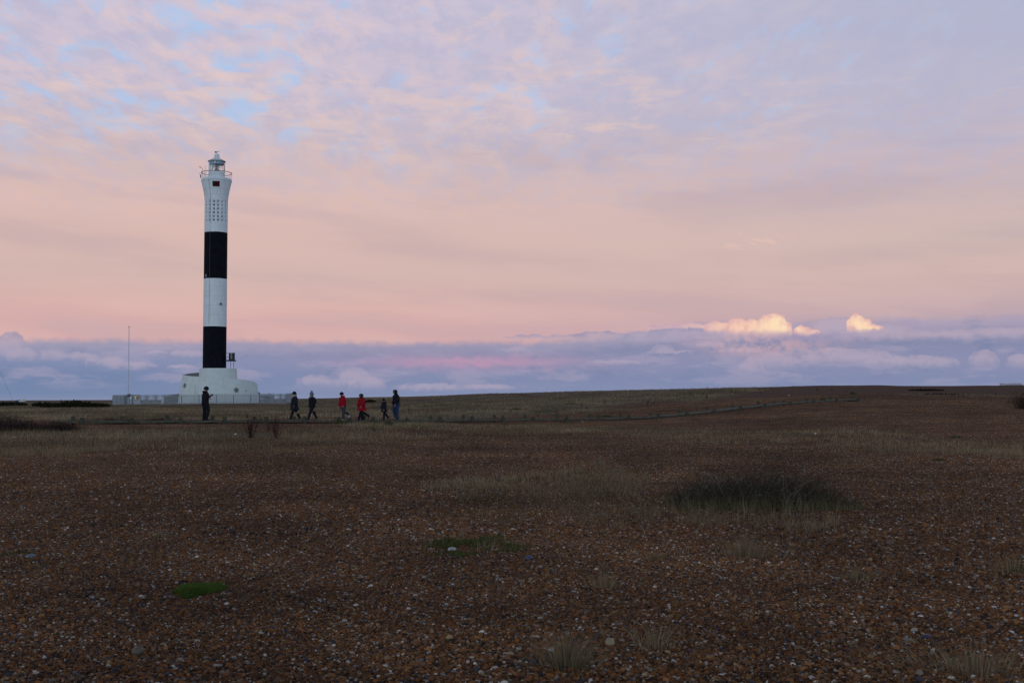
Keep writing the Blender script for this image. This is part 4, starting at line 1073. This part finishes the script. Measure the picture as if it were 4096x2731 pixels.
    if hat:
        g = MB(); g.ellip(hd + Vector((-.012, 0, .035)), (.120, .114, .128), 18, 8, z0=-.35); g.lathe([(.116, -.02), (.122, .005), (.119, .04)], 18, c=hd + Vector((-.012, 0, -.002))); h_ = g.build('hat', CL[hat], root, smooth=True)
        if pom: g = MB(); g.ellip(hd + Vector((-.015, 0, .185)), (.062, .062, .062), 12, 8); g.build('pompom', CL[pom], h_, smooth=True)
    if scarf: g = MB(); g.lathe([(.075, -.05), (.10, -.03), (.112, .01), (.10, .05), (.075, .06)], 18, c=up(.545, .015)); g.box(up(.47, .115), (.04, .07, .13), rz=.2); g.build('scarf', CL[scarf], root, smooth=True)
    if hair:
        g = MB(); g.ellip(hd + Vector((-.028, 0, .012)), (.092, .094, .115), 16, 9, rot=tilt); g.ellip(hd + Vector((-.055, 0, -.09)), (.05, .075, .10), 12, 6); g.build('hair', CL[hair], root, smooth=True)
    if band: g = MB(); g.lathe([(.103, -.02), (.108, .01), (.103, .04)], 18, c=hd + Vector((-.01, 0, .035))); g.build('headband', CL[band], root, smooth=True)
    if hood_up:
        q = Matrix.Rotation(R(-100 + head), 3, 'Y'); g = MB(); g.ellip(hd + Vector((-.02, 0, .012)), (.142, .118, .135), 18, 9, z0=-.55, rot=Matrix.Rotation(R(-78), 3, 'Y')); g.add(*loft([(up(.46, -.02), .11, .14), (up(.53, -.02), .105, .11), (hd + Vector((-.03, 0, -.05)), .10, .10)], 16)); g.build('hood', CL[hood_up], root, smooth=True)
    if hood_down: g = MB(); g.ellip(up(.535, -.085), (.085, .115, .065), 14, 8); g.lathe([(.08, -.03), (.095, .0), (.085, .04)], 16, c=up(.53)); g.build('hood', CL[hood_down], root, smooth=True)
    if held:
        wr, fd, sd = hands[1]; g = MB(); c = wr + fd * .11; g.box(c + Vector((.01, .03, .02)), (.05, .13, .085)); g.tube([c + Vector((.03, .03, .02)), c + Vector((.10, .03, .02))], .032, 10)
        o = g.build('camera_body', M['iron'], None); o.location = p; o.rotation_euler = (0, 0, root.rotation_euler[2]); o.scale = (s, s, s); tag(o, 'small dark camera held out in the hands of the person in front of the lighthouse', 'camera'); o.name = 'handheld_camera'
    return root
def people():
    person(822, 'person in black hooded top and beanie before the lighthouse, forearms raised, facing the walkers', 1.80, -4, ((3, 8), (17, 30)), ((-8, 96), (-14, 132)), 3, 8, jacket='black', trousers='black', hat='black', hood_down='black', held=True, bulk=1.08)
    person(1180, 'person striding in long black coat, black beanie and cream scarf, nearest the fence corner', 1.62, 180, ((25, 6), (-24, 4)), ((10, 12), (4, 16)), 2, 4, jacket='navy', hem=.30, trousers='black', hat='black', scarf='cream', gloves='black', flare=1.15, bulk=1.08)
    person(1249, 'person striding in black padded coat with a grey bobble hat and pale grey scarf', 1.62, 180, ((25, 4), (-26, 4)), ((-20, 42), (-22, 50)), 2, 2, jacket='black', hem=.14, trousers='black', hat='bluegrey', pom='knit', scarf='knit', hair='dhair', bulk=1.12)
    person(1372, 'person in short red jacket, grey trousers and white trainers, one foot lifted behind', 1.66, 180, ((4, 4), (-18, 52)), ((-12, 46), (-6, 44)), 5, 14, jacket='red', hem=.08, trousers='grey', shoes='white', hat='black', hood_down='red', bulk=1.18)
    person(1449, 'person in long red coat with dark hood up, seen from the side, trousers black', 1.56, 180, ((10, 6), (-8, 12)), ((4, 30), (6, 34)), 7, 10, jacket='red', hem=.33, trousers='black', hood_up='charcoal', bulk=1.28, flare=.95, off=.40)
    person(1449, 'person with fair hair and cream headband, mostly hidden behind the long red coat', 1.68, 180, ((24, 4), (-26, 34)), ((-8, 24), (12, 20)), 2, 0, jacket='charcoal', hem=.15, trousers='navy', hair='hair', band='cream', off=.95)
    person(1537, 'child in dark hooded coat and black hat, smallest of the walkers', 1.33, 180, ((8, 2), (-28, 10)), ((4, 24), (6, 30)), 2, 4, jacket='navy', hem=.26, trousers='black', hat='black', hood_down='black', flare=1.2, bulk=1.1)
    person(1586, 'tall person in black jacket with raised hood and blue jeans, last of the walkers', 1.84, 180, ((3, 2), (12, 34)), ((16, 10), (-8, 50)), 4, 26, jacket='black', trousers='jeans', hood_up='black', shoes='sole', bulk=1.12)
people()

# ------------------------------------------------------------------ bushes, brambles, plants
def gb(px, py): X, Y, z = hit(px, py); return X, Y
X, Y = gb(3030, 2030)
def thorn_bush():
    TW = dict(cols=((.048, .038, .026), (.068, .062, .040), (.22, .21, .18)), cw=(.50, .38, .12), r=.0035)
    lobes = [(-.92, .1, .36, .55, .42, 300, .55), (-.50, -.1, .42, .6, .60, 400, .45), (-.04, .2, .46, .6, .60, 400, .5), (.42, -.05, .46, .6, .64, 440, .45), (.84, .1, .42, .5, .48, 300, .5), (1.15, -.1, .32, .4, .24, 150, .8)]
    root = None
    for i, (dx, dy, rx, ry, h, n, ar) in enumerate(lobes):
        b = bush('thorn_bush', X + dx, Y + dy, rx, ry, h, n, 'wide low leafless thorn bush on the open shingle at the right', 'bush', arch=ar, blade=1700, seed=30 + i, **TW)
        if root is None: root = b
        else:
            for ch in list(b.children): ch.parent = root; ch.location = b.location - root.location
            bpy.data.objects.remove(b)
thorn_bush()
X, Y = gb(20, 1724)
bush('bramble', X - .3, Y - .3, 1.6, 1.4, .74, 650, 'tall dark bramble mound at the left edge by the boardwalk end', 'bramble', r=.009, cols=((.034, .020, .018), (.05, .034, .030), (.08, .07, .07)), arch=.6, blade=2500, seed=5, group='brambles at the left')
X, Y = gb(190, 1722)
bush('bramble', X, Y, 1.5, 1.2, .42, 420, 'low trailing bramble with arching stems between the tall mound and the boardwalk', 'bramble', r=.008, cols=((.025, .014, .014), (.04, .024, .022), (.05, .04, .04)), arch=1.6, blade=1500, seed=6, group='brambles at the left')
for (px, py, rx, h, lab, sd) in ((470, 1688, 1.3, .22, 'reddish low bramble behind the boardwalk below the fence gate', 8), (640, 1686, 1.0, .18, 'flat reddish bramble behind the boardwalk, right of the gate', 9)):
    D = float(np.interp(px, PXS, PD)) + 2.3; Xx = (px - 2048) / F * D
    bush('bramble', Xx, D, rx, .8, h + .12, 220, lab, 'bramble', r=.009, cols=((.035, .016, .018), (.045, .024, .022), (.05, .04, .035)), arch=1.2, seed=sd, group='brambles behind the boardwalk')
def far_bush(px, Y, rx, ry, h, n, lab, group, seed, name='gorse_bush', cat='bush', lc=GREEN * .30, ls=.10, cols=((.02, .016, .012), (.03, .022, .018), (.02, .022, .010))):
    Xx = (px - 2048) / F * Y; bush(name, Xx, Y, rx, ry, h, n, lab, cat, group, cols=cols, r=.015, arch=.4, leaves=n * 14, leafcol=lc, seed=seed, leafsize=ls)
far_bush(30, 185, 3.2, 2.2, .60, 260, 'low dark green bush mound in front of the caravan', 'dark bushes on the left plain', 11)
for px, Y, rx, h, lab, sd in ((185, 165, 2.2, .52, 'brownish low bush, leftmost of the row before the fence', 12), (235, 152, 2.4, .55, 'dark green bush bulging forward in the row left of the fence', 13), (300, 163, 2.3, .80, 'tallest rounded dark bush in the row left of the fence', 14), (380, 160, 2.3, .5, 'flat dark bush at the fence end of the row', 15)):
    far_bush(px, Y, rx, 1.5, h, 170, lab, 'dark bushes on the left plain', sd)
far_bush(3705, 127, 2.0, 1.2, .20, 240, 'dark heap of dead brushwood on the crest of the right bank', None, 16, 'brush_heap', 'brush heap', lc=np.array([(.03, .018, .015), (.02, .015, .013)]), ls=.05)
far_bush(3765, 114, 1.8, .8, .10, 120, 'flat strip of dead brushwood below the brush heap on the right bank', None, 17, 'brush_heap', 'brush heap', lc=np.array([(.03, .018, .015), (.02, .015, .013)]), ls=.05)
X, Y = gb(4160, 1636)
bush('bramble', X, Y, 1.9, 1.4, 1.25, 700, 'dark bramble thicket cut off by the right edge of the view', 'bramble', r=.010, cols=((.028, .014, .014), (.04, .022, .020), (.03, .026, .028)), arch=.6, seed=18, blade=1200)
X, Y = gb(1492, 1600)
far_bush(1480, 175, .85, .6, .34, 60, 'small dark shrub on the heath behind the long red coat', None, 19, 'shrub', 'shrub')
# upright dead stalks
def stalks(px, py, h, n, spread, label, group=None, seed=1, r=.006, Y=None, col=(.045, .022, .020), side=5):
    if Y is None: X, Y, z = hit(px, py)
    else: X = (px - 2048) / F * Y; z = H(X, Y)
    g = np.random.default_rng(seed); root = empty('dead_plant', (X, Y, z)); tag(root, label, 'dead plant', group)
    k = 6; a = g.uniform(0, 2 * math.pi, n); q = g.uniform(0, .25, n) * spread; t = np.linspace(0, 1, k); hh = h * g.uniform(.5, 1.05, n); fan = g.uniform(.3, 1, n) * spread
    pth = np.stack([(np.cos(a) * q)[:, None] + (np.cos(a) * fan)[:, None] * t ** .8, (np.sin(a) * q)[:, None] + (np.sin(a) * fan * .5)[:, None] * t ** .8, hh[:, None] * t[None]], 2)
    pth += g.normal(0, .018, pth.shape) * h * np.linspace(0, 1, k)[None, :, None]
    c = np.array(col)[None] * g.uniform(.6, 1.5, (n, 1)); parts = [twigs(pth, r, c)]
    m = n * side; src = g.integers(0, n, m); ix = g.integers(2, k, m); s = pth[src, ix]; d = g.normal(0, .5, (m, 3)) + [0, 0, .8]; sl = h * g.uniform(.04, .16, m)
    parts.append(twigs(np.stack([s, s + d * sl[:, None] * .5, s + d * sl[:, None]], 1), r * .7, c[src]))
    V, f, cc = join(parts); np_mesh('stems', V, f, M['twig'], col=cc, parent=root); return root
stalks(1005, 1753, .80, 22, .26, 'tall reddish dead dock plant below the boardwalk, left one of the two clumps', 'dead dock plants below the boardwalk', 1, .009, side=14)
stalks(1104, 1756, .80, 16, .22, 'tall reddish dead dock plant below the boardwalk, right one with a spindly side stem', 'dead dock plants below the boardwalk', 2, .010, side=12)
stalks(1074, 1727, .55, 9, .12, 'thin dead dock plant just under the boardwalk edge behind the two tall clumps', 'dead dock plants below the boardwalk', 3, .007, side=6)
stalks(1045, 1672, .42, 8, .10, 'single dead stem standing behind the boardwalk before the striding walkers', 'dead dock plants below the boardwalk', 4, .009, Y=70)
RS = [(2829, 163, .52, 6), (2777, 161, .14, 5), (2553, 172, .20, 4), (2102, 195, .18, 4), (3649, 156, .16, 4), (2886, 140, .45, 5), (2925, 134, .40, 5), (2825, 118, .50, 7), (2761, 128, .40, 8), (2810, 128, .32, 5), (2706, 126, .30, 5), (2616, 112, .36, 6), (2589, 112, .36, 6), (2595, 118, .4, 5),
      (2419, 122, .38, 4), (2344, 108, .5, 6), (2327, 112, .36, 5), (2315, 135, .32, 5), (2277, 130, .36, 8), (2227, 98, .38, 5), (2152, 92, .35, 4), (2042, 100, .4, 5), (3267, 128, .42, 6), (3384, 122, .34, 5), (3326, 128, .26, 5), (3983, 112, .34, 5), (3040, 125, .3, 5), (1552, 118, .4, 7), (1568, 116, .36, 8), (1635, 112, .42, 7), (1880, 120, .3, 5), (1700, 130, .3, 5), (1750, 105, .3, 4), (3700, 112, .3, 4), (3850, 110, .25, 4)]
for i, (px, Y, h, n) in enumerate(RS):
    stalks(px, 0, h, n, .12, 'small dark dead stalk standing on the heath and bank beyond the boardwalk', 'dead stalks beyond the boardwalk', 20 + i, .014, Y=Y)
# grass tufts that stand alone
tuft(2268, 2672, .26, .25, 900, 'largest straw coloured grass tuft at the bottom of the view', green=.15, seed=1, lean=.85, wid=.0026, dim=.85)
tuft(2618, 2592, .22, .20, 200, 'flattened straw grass tuft right of the largest one at the bottom', green=.15, seed=2)
tuft(2425, 2352, .22, .18, 260, 'wispy straw tuft on bare shingle above the largest bottom tuft', green=.08, seed=3)
tuft(2985, 2225, .42, .26, 620, 'wide straw coloured tuft on the shingle just below the thorn bush', green=.10, seed=4)
tuft(3430, 2318, .26, .16, 260, 'small greenish tuft low on the shingle at the lower right', green=.4, seed=5)
tuft(4055, 2292, .34, .22, 420, 'grey green tuft at the right edge on the lower shingle', green=.4, seed=6)
tuft(3900, 2690, .95, .14, 1500, 'sprawling mat of dead grass in the bottom right corner', green=.18, seed=7, lean=1.1)
tuft(1188, 1925, .30, .20, 240, 'lone straw tuft on the shingle left of centre', green=.1, seed=8)
tuft(1550, 1860, .28, .16, 220, 'low green tuft on the shingle below the walkers', green=.8, seed=9)
tuft(2620, 2238, .35, .12, 260, 'thin low straw tuft left of the wide one below the thorn bush', green=.2, seed=10, dim=.8)
tuft(640, 2150, .35, .14, 260, 'faint grey green tuft on the shingle above the bright moss', green=.3, seed=11)
tuft(2400, 1868, .5, .28, 420, 'tall pale straw tuft on the upper part of the middle grass patch', green=.1, seed=12)
tuft(1745, 1815, .6, .10, 260, 'dark flat clump of dead plant right of the low green tuft on the shingle', green=.2, seed=13, dim=.45)
for i, (px, py, rad, h, lab) in enumerate(((3095, 1618, .35, .28, 'green plant growing against the far bend of the boardwalk'), (3290, 1603, .35, .30, 'dark green plant behind the last boardwalk posts'), (3410, 1578, .5, .30, 'small dark green plant alone on the bare bank right of the boardwalk end'),
        (2065, 1640, 1.2, .22, 'low bright green patch on the heath behind the middle of the boardwalk'), (2290, 1617, 1.3, .20, 'low green patch on the slope above the boardwalk bend'), (2425, 1668, .7, .2, 'green clump behind the boardwalk where it starts to climb'), (1365, 1700, .5, .40, 'bushy weed covering a boardwalk post below the red jacket'), (1555, 1703, .4, .34, 'weed growing over a boardwalk post by the child'), (1490, 1722, .8, .26, 'pale grass clump before the boardwalk below the long red coat'), (2260, 1692, .7, .16, 'mossy green clump at the foot of the boardwalk right of centre'), (1530, 1672, .4, .25, 'dark weed behind the boardwalk by the child'), (3820, 1752, .5, .12, 'olive green tuft in the right grass band'), (3750, 1845, .3, .1, 'olive tuft on the shingle below the right grass band'))):
    X, Y, z = hit(px, py)
    if py < 1695 and px < 1600: Y = float(np.interp(px, PXS, PD)) + 1.9
    g = np.random.default_rng(400 + i); n = 420; a = g.uniform(0, 2 * math.pi, n); q = np.abs(g.normal(0, .45, n)) * rad; X = (px - 2048) / F * Y; z = H(X, Y)
    P0 = np.stack([np.cos(a) * q, np.sin(a) * q * .6, np.zeros(n)], 1); cl = np.where(g.random((n, 1)) < (.2 if 'pale' in lab else .75), GREEN[g.integers(0, 3, n)], STRAW[g.integers(0, 4, n)] * .6) * g.uniform(.6, 1.2, (n, 1))
    V, f, c = blades(P0, h * g.uniform(.4, 1.1, n) * np.exp(-(q / rad) ** 2 * .8), np.full(n, max(.008, .0002 * Y)), cl, .45, i)
    o = np_mesh('green_clump', V, f, M['blade'], col=c); o.location = (X, Y, z); tag(o, lab, 'plant')
# moss cushions
def moss(px, py, rx, ry, h, label, col, n, seed, sparse=0.0, blade_h=.035):
    X, Y, z = hit(px, py); g = np.random.default_rng(seed); rxm = rx / F * Y; Y1 = hit(px, py + ry)[1]; Y2 = hit(px, py - ry)[1]; rym = (Y2 - Y1) / 2
    a = g.uniform(0, 2 * math.pi, n); q = np.sqrt(g.uniform(0, 1, n)); lim = .62 + .7 * fbm(np.cos(a) * 1.9 + 5 + seed, np.sin(a) * 1.9 + 5, 4, seed); bx, by = np.cos(a) * q * rxm * lim, np.sin(a) * q * rym * lim
    if sparse: k = (fbm((X + bx) / .25, (Y + by) / .35, 3, seed) > sparse) & (g.random(n) > q); bx, by, q, lim = bx[k], by[k], q[k], lim[k]; n = len(bx)
    hz = h * (1 - q ** 2) ** .5 * (.8 + .4 * fbm(bx / .08, by / .08, 2, seed)); P0 = np.stack([bx, by, height(X + bx, Y + by) - z + hz], 1)
    c = np.array(col)[g.integers(0, len(col), n)] * g.uniform(.55, 1.45, (n, 1)); V, f, cc = blades(P0, blade_h * g.uniform(.5, 1.4, n), np.full(n, .010), c, .9, seed)
    # cushion body under the leaves
    m = 28; ring = []; Vb = []; Fb = []
    if not sparse:
        for i in range(7):
            qq = i / 6
            for k in range(m):
                aa = 2 * math.pi * k / m; lm = (.62 + .7 * float(fbm(np.array([math.cos(aa) * 1.9 + 5 + seed]), np.array([math.sin(aa) * 1.9 + 5]), 4, seed)[0])) * .93; x, y = math.cos(aa) * qq * rxm * lm, math.sin(aa) * qq * rym * lm
                Vb.append((x, y, H(X + x, Y + y) - z + h * (1 - qq ** 2) ** .5 * .9 - .012 * qq))
        for i in range(6):
            for k in range(m): Fb.append((i * m + k, i * m + (k + 1) % m, (i + 1) * m + (k + 1) % m, (i + 1) * m + k))
        V, f, cc = join([(V, f, cc), (np.array(Vb), np.array(Fb), np.tile(np.array(col[0]) * .6, (len(Vb), 1)))])
    o = np_mesh('moss_patch', V, f, M['blade'], col=cc); o.location = (X, Y, z); tag(o, label, 'moss')
moss(798, 2364, 98, 30, .014, 'bright green moss cushion alone on the dark shingle at lower left', [(.040, .090, .012), (.055, .098, .015), (.075, .090, .020)], 15000, 1, blade_h=.02)
moss(1890, 2192, 250, 50, .02, 'patchy green moss among pebbles below the middle grass', [(.042, .078, .012), (.055, .068, .020), (.075, .065, .032)], 11000, 2, sparse=.50)
moss(140, 2225, 150, 24, .02, 'faint green moss around a blue stone near the left edge', [(.04, .07, .012), (.04, .045, .02)], 1200, 3, sparse=.52)
moss(2330, 1905, 110, 14, .02, 'green moss strip at the back of the middle grass patch', [(.045, .08, .012), (.05, .055, .02)], 1200, 4, sparse=.50)
# stand-alone stones and washed up bits
def stone(px, py, size, col, label, seed, flat=.6):
    X, Y, z = hit(px, py); g = np.random.default_rng(seed); V = ICV * (1 + .10 * np.sin(ICV @ g.normal(0, 1.4, (3, 3)) + g.uniform(0, 6, 3)).sum(1, keepdims=True)) * [size, size * .8, size * flat]
    m = mat('stone_colour', col, .6, var=.2, scale=20); o = np_mesh('stone', V, ICF, m, smooth=True); o.location = (X, Y, z + size * flat * .6); o.rotation_euler = (0, 0, g.uniform(0, 3)); tag(o, label, 'stone')
stone(2114, 2238, .050, (.045, .075, .14), 'large dark blue pebble below the mossy patch', 1)
stone(2440, 2582, .036, (.30, .25, .15), 'large tan pebble right of the biggest bottom tuft', 2, .85)
stone(1808, 2203, .055, (.36, .38, .40), 'large pale grey stone lying in the patchy moss', 3, .45)
stone(548, 2619, .042, (.10, .085, .06), 'large brown cobble at lower left', 4, .8)
stone(122, 2231, .05, (.10, .15, .20), 'large blue grey stone in the moss near the left edge', 5, .5)
stone(3631, 2566, .032, (.15, .15, .13), 'long grey brown stone at lower right', 6, .5)
stone(3708, 2550, .028, (.03, .045, .13), 'deep blue pebble beside the long grey brown stone', 7, .5)
stone(942, 1739, .06, (.62, .62, .60), 'white stone in the grass left of the dead dock plants', 8)
stone(58, 1751, .05, (.55, .57, .62), 'white stone at the left edge below the bramble', 9)
stone(3262, 1737, .09, (.62, .64, .60), 'white lump lying in the right hand grass band', 10, .4)
stone(2330, 1688, .08, (.40, .44, .48), 'grey white stone at the foot of the boardwalk right of centre', 11, .5)
stone(328, 1606, .35, (.65, .66, .66), 'tiny white object far off on the plain left of the fence', 12, .5)
stone(3155, 1583, .09, (.6, .62, .60), 'white stone on the right bank above the boardwalk end', 13, .5)

# ------------------------------------------------------------------ far things
def caravan():
    Y = 600.0; a = place(78, 1611, Y); z = H(a.x, a.y); root = empty('caravan', (a.x, a.y, z), 0); tag(root, 'small cream caravan parked far off behind the dark bush at the left', 'caravan')
    k = Y / F; top = place(85, 1596.5, Y).z - z; g = MB(); L = 24 * k; b = .55
    prof = [(0, b), (0, top - .15), (.25, top), (L * .82, top), (L, top - .55), (L * 1.02, b + .5), (L * .92, b)]
    V = [(x, y, zz_) for y in (-1.1, 1.1) for (x, zz_) in prof]; n = len(prof); g.add(V, [tuple(range(n)), tuple(range(2 * n - 1, n - 1, -1))] + [(i, i + n, (i + 1) % n + n, (i + 1) % n) for i in range(n)])
    bd = g.build('body', M['caravan'], root, bevel=.04)
    for x, w, h in ((.75, .65, .5), (L * .80, .55, .45)):
        g = MB(); g.box((x, -1.12, b + (top - b) * .55), (w, .05, h)); fr = g.build('window', M['steel_d'], root); g = MB(); g.box((x, -1.15, b + (top - b) * .55), (w * .8, .03, h * .75)); g.build('pane', M['portglass'], fr)
    for y in (-1, 1): g = MB(); g.tube([(L * .45, y * 1.0 - .1, .30), (L * .45, y * 1.0 + .1, .30)], .32, 14); g.build('wheel', M['iron'], root)
    g = MB(); g.tube([(-.9, 0, .45), (0, -.4, .5)], .04, 5); g.tube([(-.9, 0, .45), (0, .4, .5)], .04, 5); g.build('drawbar', M['steel_d'], root)
    o = empty('trailer', (a.x, a.y, z)); tag(o, 'blue sheeted trailer standing left of the caravan', 'trailer')
    g = MB(); x0 = -18 * k; prof = [(x0, .5), (x0 + .1, top - .75), (x0 * .5, top - .40), (-.25, top - .30), (-.2, .5)]; n = len(prof); V = [(x, y, q) for y in (-.9, .9) for (x, q) in prof]
    g.add(V, [tuple(range(n)), tuple(range(2 * n - 1, n - 1, -1))] + [(i, i + n, (i + 1) % n + n, (i + 1) % n) for i in range(n)]); g.build('tarpaulin', M['tarp'], o, bevel=.05)
    g = MB(); g.box((x0 / 2 - .1, 0, .46), (abs(x0) - .5, 1.5, .12)); g.build('chassis', M['steel_d'], o)
    for y in (-.8, .8): g = MB(); g.tube([(x0 * .5, y - .1, .28), (x0 * .5, y + .1, .28)], .28, 12); g.build('wheel', M['iron'], o)
caravan()
def boat():
    Y = 420.0; a = place(1040, 1590, Y); z = H(a.x, a.y); root = empty('fishing_boat', (a.x, a.y, z)); tag(root, 'white boat with blue bow lying beyond the fence right of the lighthouse', 'boat')
    k = Y / F; zt = lambda py: place(1066, py, Y).z - z; L = 55 * k; deck = zt(1581)
    g = MB(); n = 12; V = []; Fc = []
    for i in range(n + 1):
        t = i / n; w = 1.15 * math.sin(min(1, t * 2.2 + .12) * math.pi / 2); zb = .55 * (1 - t) ** 2 * .9; top = deck + .15 * (1 - t)
        for (y, q) in ((-w, top), (-w * .7, (top + zb) / 2), (0, zb), (w * .7, (top + zb) / 2), (w, top)): V.append((t * L, y, q))
    for i in range(n):
        for j in range(4): Fc.append((i * 5 + j, i * 5 + 5 + j, i * 5 + 6 + j, i * 5 + 1 + j))
    Fc += [tuple(n * 5 + j for j in range(5))] + [(i * 5, i * 5 + 5, i * 5 + 9, i * 5 + 4) for i in range(n)]
    g.add(V, Fc); g.build('hull', M['bluehull'], root, smooth=True)
    g = MB(); g.box((L * .25, 0, deck + .28), (L * .24, 1.3, .55)); g.ellip((L * .25, 0, deck + .50), (L * .12, .6, .26)); g.build('wheelhouse', M['boatw'], root, bevel=.05)
    g = MB(); g.box((L * .64, 0, deck + .02), (L * .70, 2.2, .16)); g.build('gunwale', M['boatw'], root, bevel=.03)
    g = MB()
    for i in range(9): g.tube([(L * (.36 + .075 * i), -1.1, deck), (L * (.36 + .075 * i), -1.1, deck + .36)], .03, 4)
    g.tube([(L * .34, -1.1, deck + .36), (L * .98, -1.1, deck + .36)], .05, 5); g.build('railing', M['boatw'], root)
    for x, w in ((.58, .32), (.72, .26)): g = MB(); g.ellip((L * x, .2, deck + .42), (w, .25, .28), 10, 6); g.build('net_pile', M['iron'], root, smooth=True)
boat()
def mast_post():
    P = place(1037.5, 1605, 207.0); z = H(P.x, P.y); root = empty('mooring_post', (P.x, P.y, z)); tag(root, 'dark leaning post beside the right foot of the lighthouse base', 'post')
    t = place(1036.5, 1570, 207.0).z - z; g = MB(); g.tube([(0, 0, -.1), (.02, 0, t * .6), (-.08, 0, t)], [.10, .09, .13], 8); g.build('shaft', M['iron'], root, smooth=True); g = MB(); g.ellip((-.08, 0, t), (.13, .12, .10), 8, 6); g.build('cap', M['steel_d'], root, smooth=True)
mast_post()
def far_blocks():
    Y = 2600.0
    for px0, px1, py, lab in ((4003, 4019, 1533.5, 'leftmost of the faint far buildings above the right bank'), (4020, 4037, 1535, 'low faint far building between the leftmost one and the long ones'), (4039, 4056, 1533.2, 'faint far building in the middle of the distant row'), (4057, 4072, 1533.6, 'long faint far building right of the middle of the distant row'), (4073, 4085, 1534, 'faint far building at the right end of the distant row')):
        a, b = place(px0, py, Y), place(px1, py, Y); z0 = -2.0; root = empty('apartment_block', ((a.x + b.x) / 2, Y, z0)); tag(root, lab, 'building', 'far off buildings on the horizon')
        w = b.x - a.x - .4; h = a.z - z0; g = MB(); g.box((0, 0, h / 2), (w, 14, h)); g.build('walls', M['far'], root); g = MB(); g.box((0, 0, h + .15), (w + .5, 14.5, .3)); g.box((w * .2, 0, h + .8), (w * .25, 4, 1.1)); g.build('roof', M['far'], root)
        for f in range(4):
            g = MB(); g.box((0, -7.05, h - 2.2 - f * 3.1), (w * .9, .12, 1.3)); g.build('window_row', M['farwin'], root)
far_blocks()
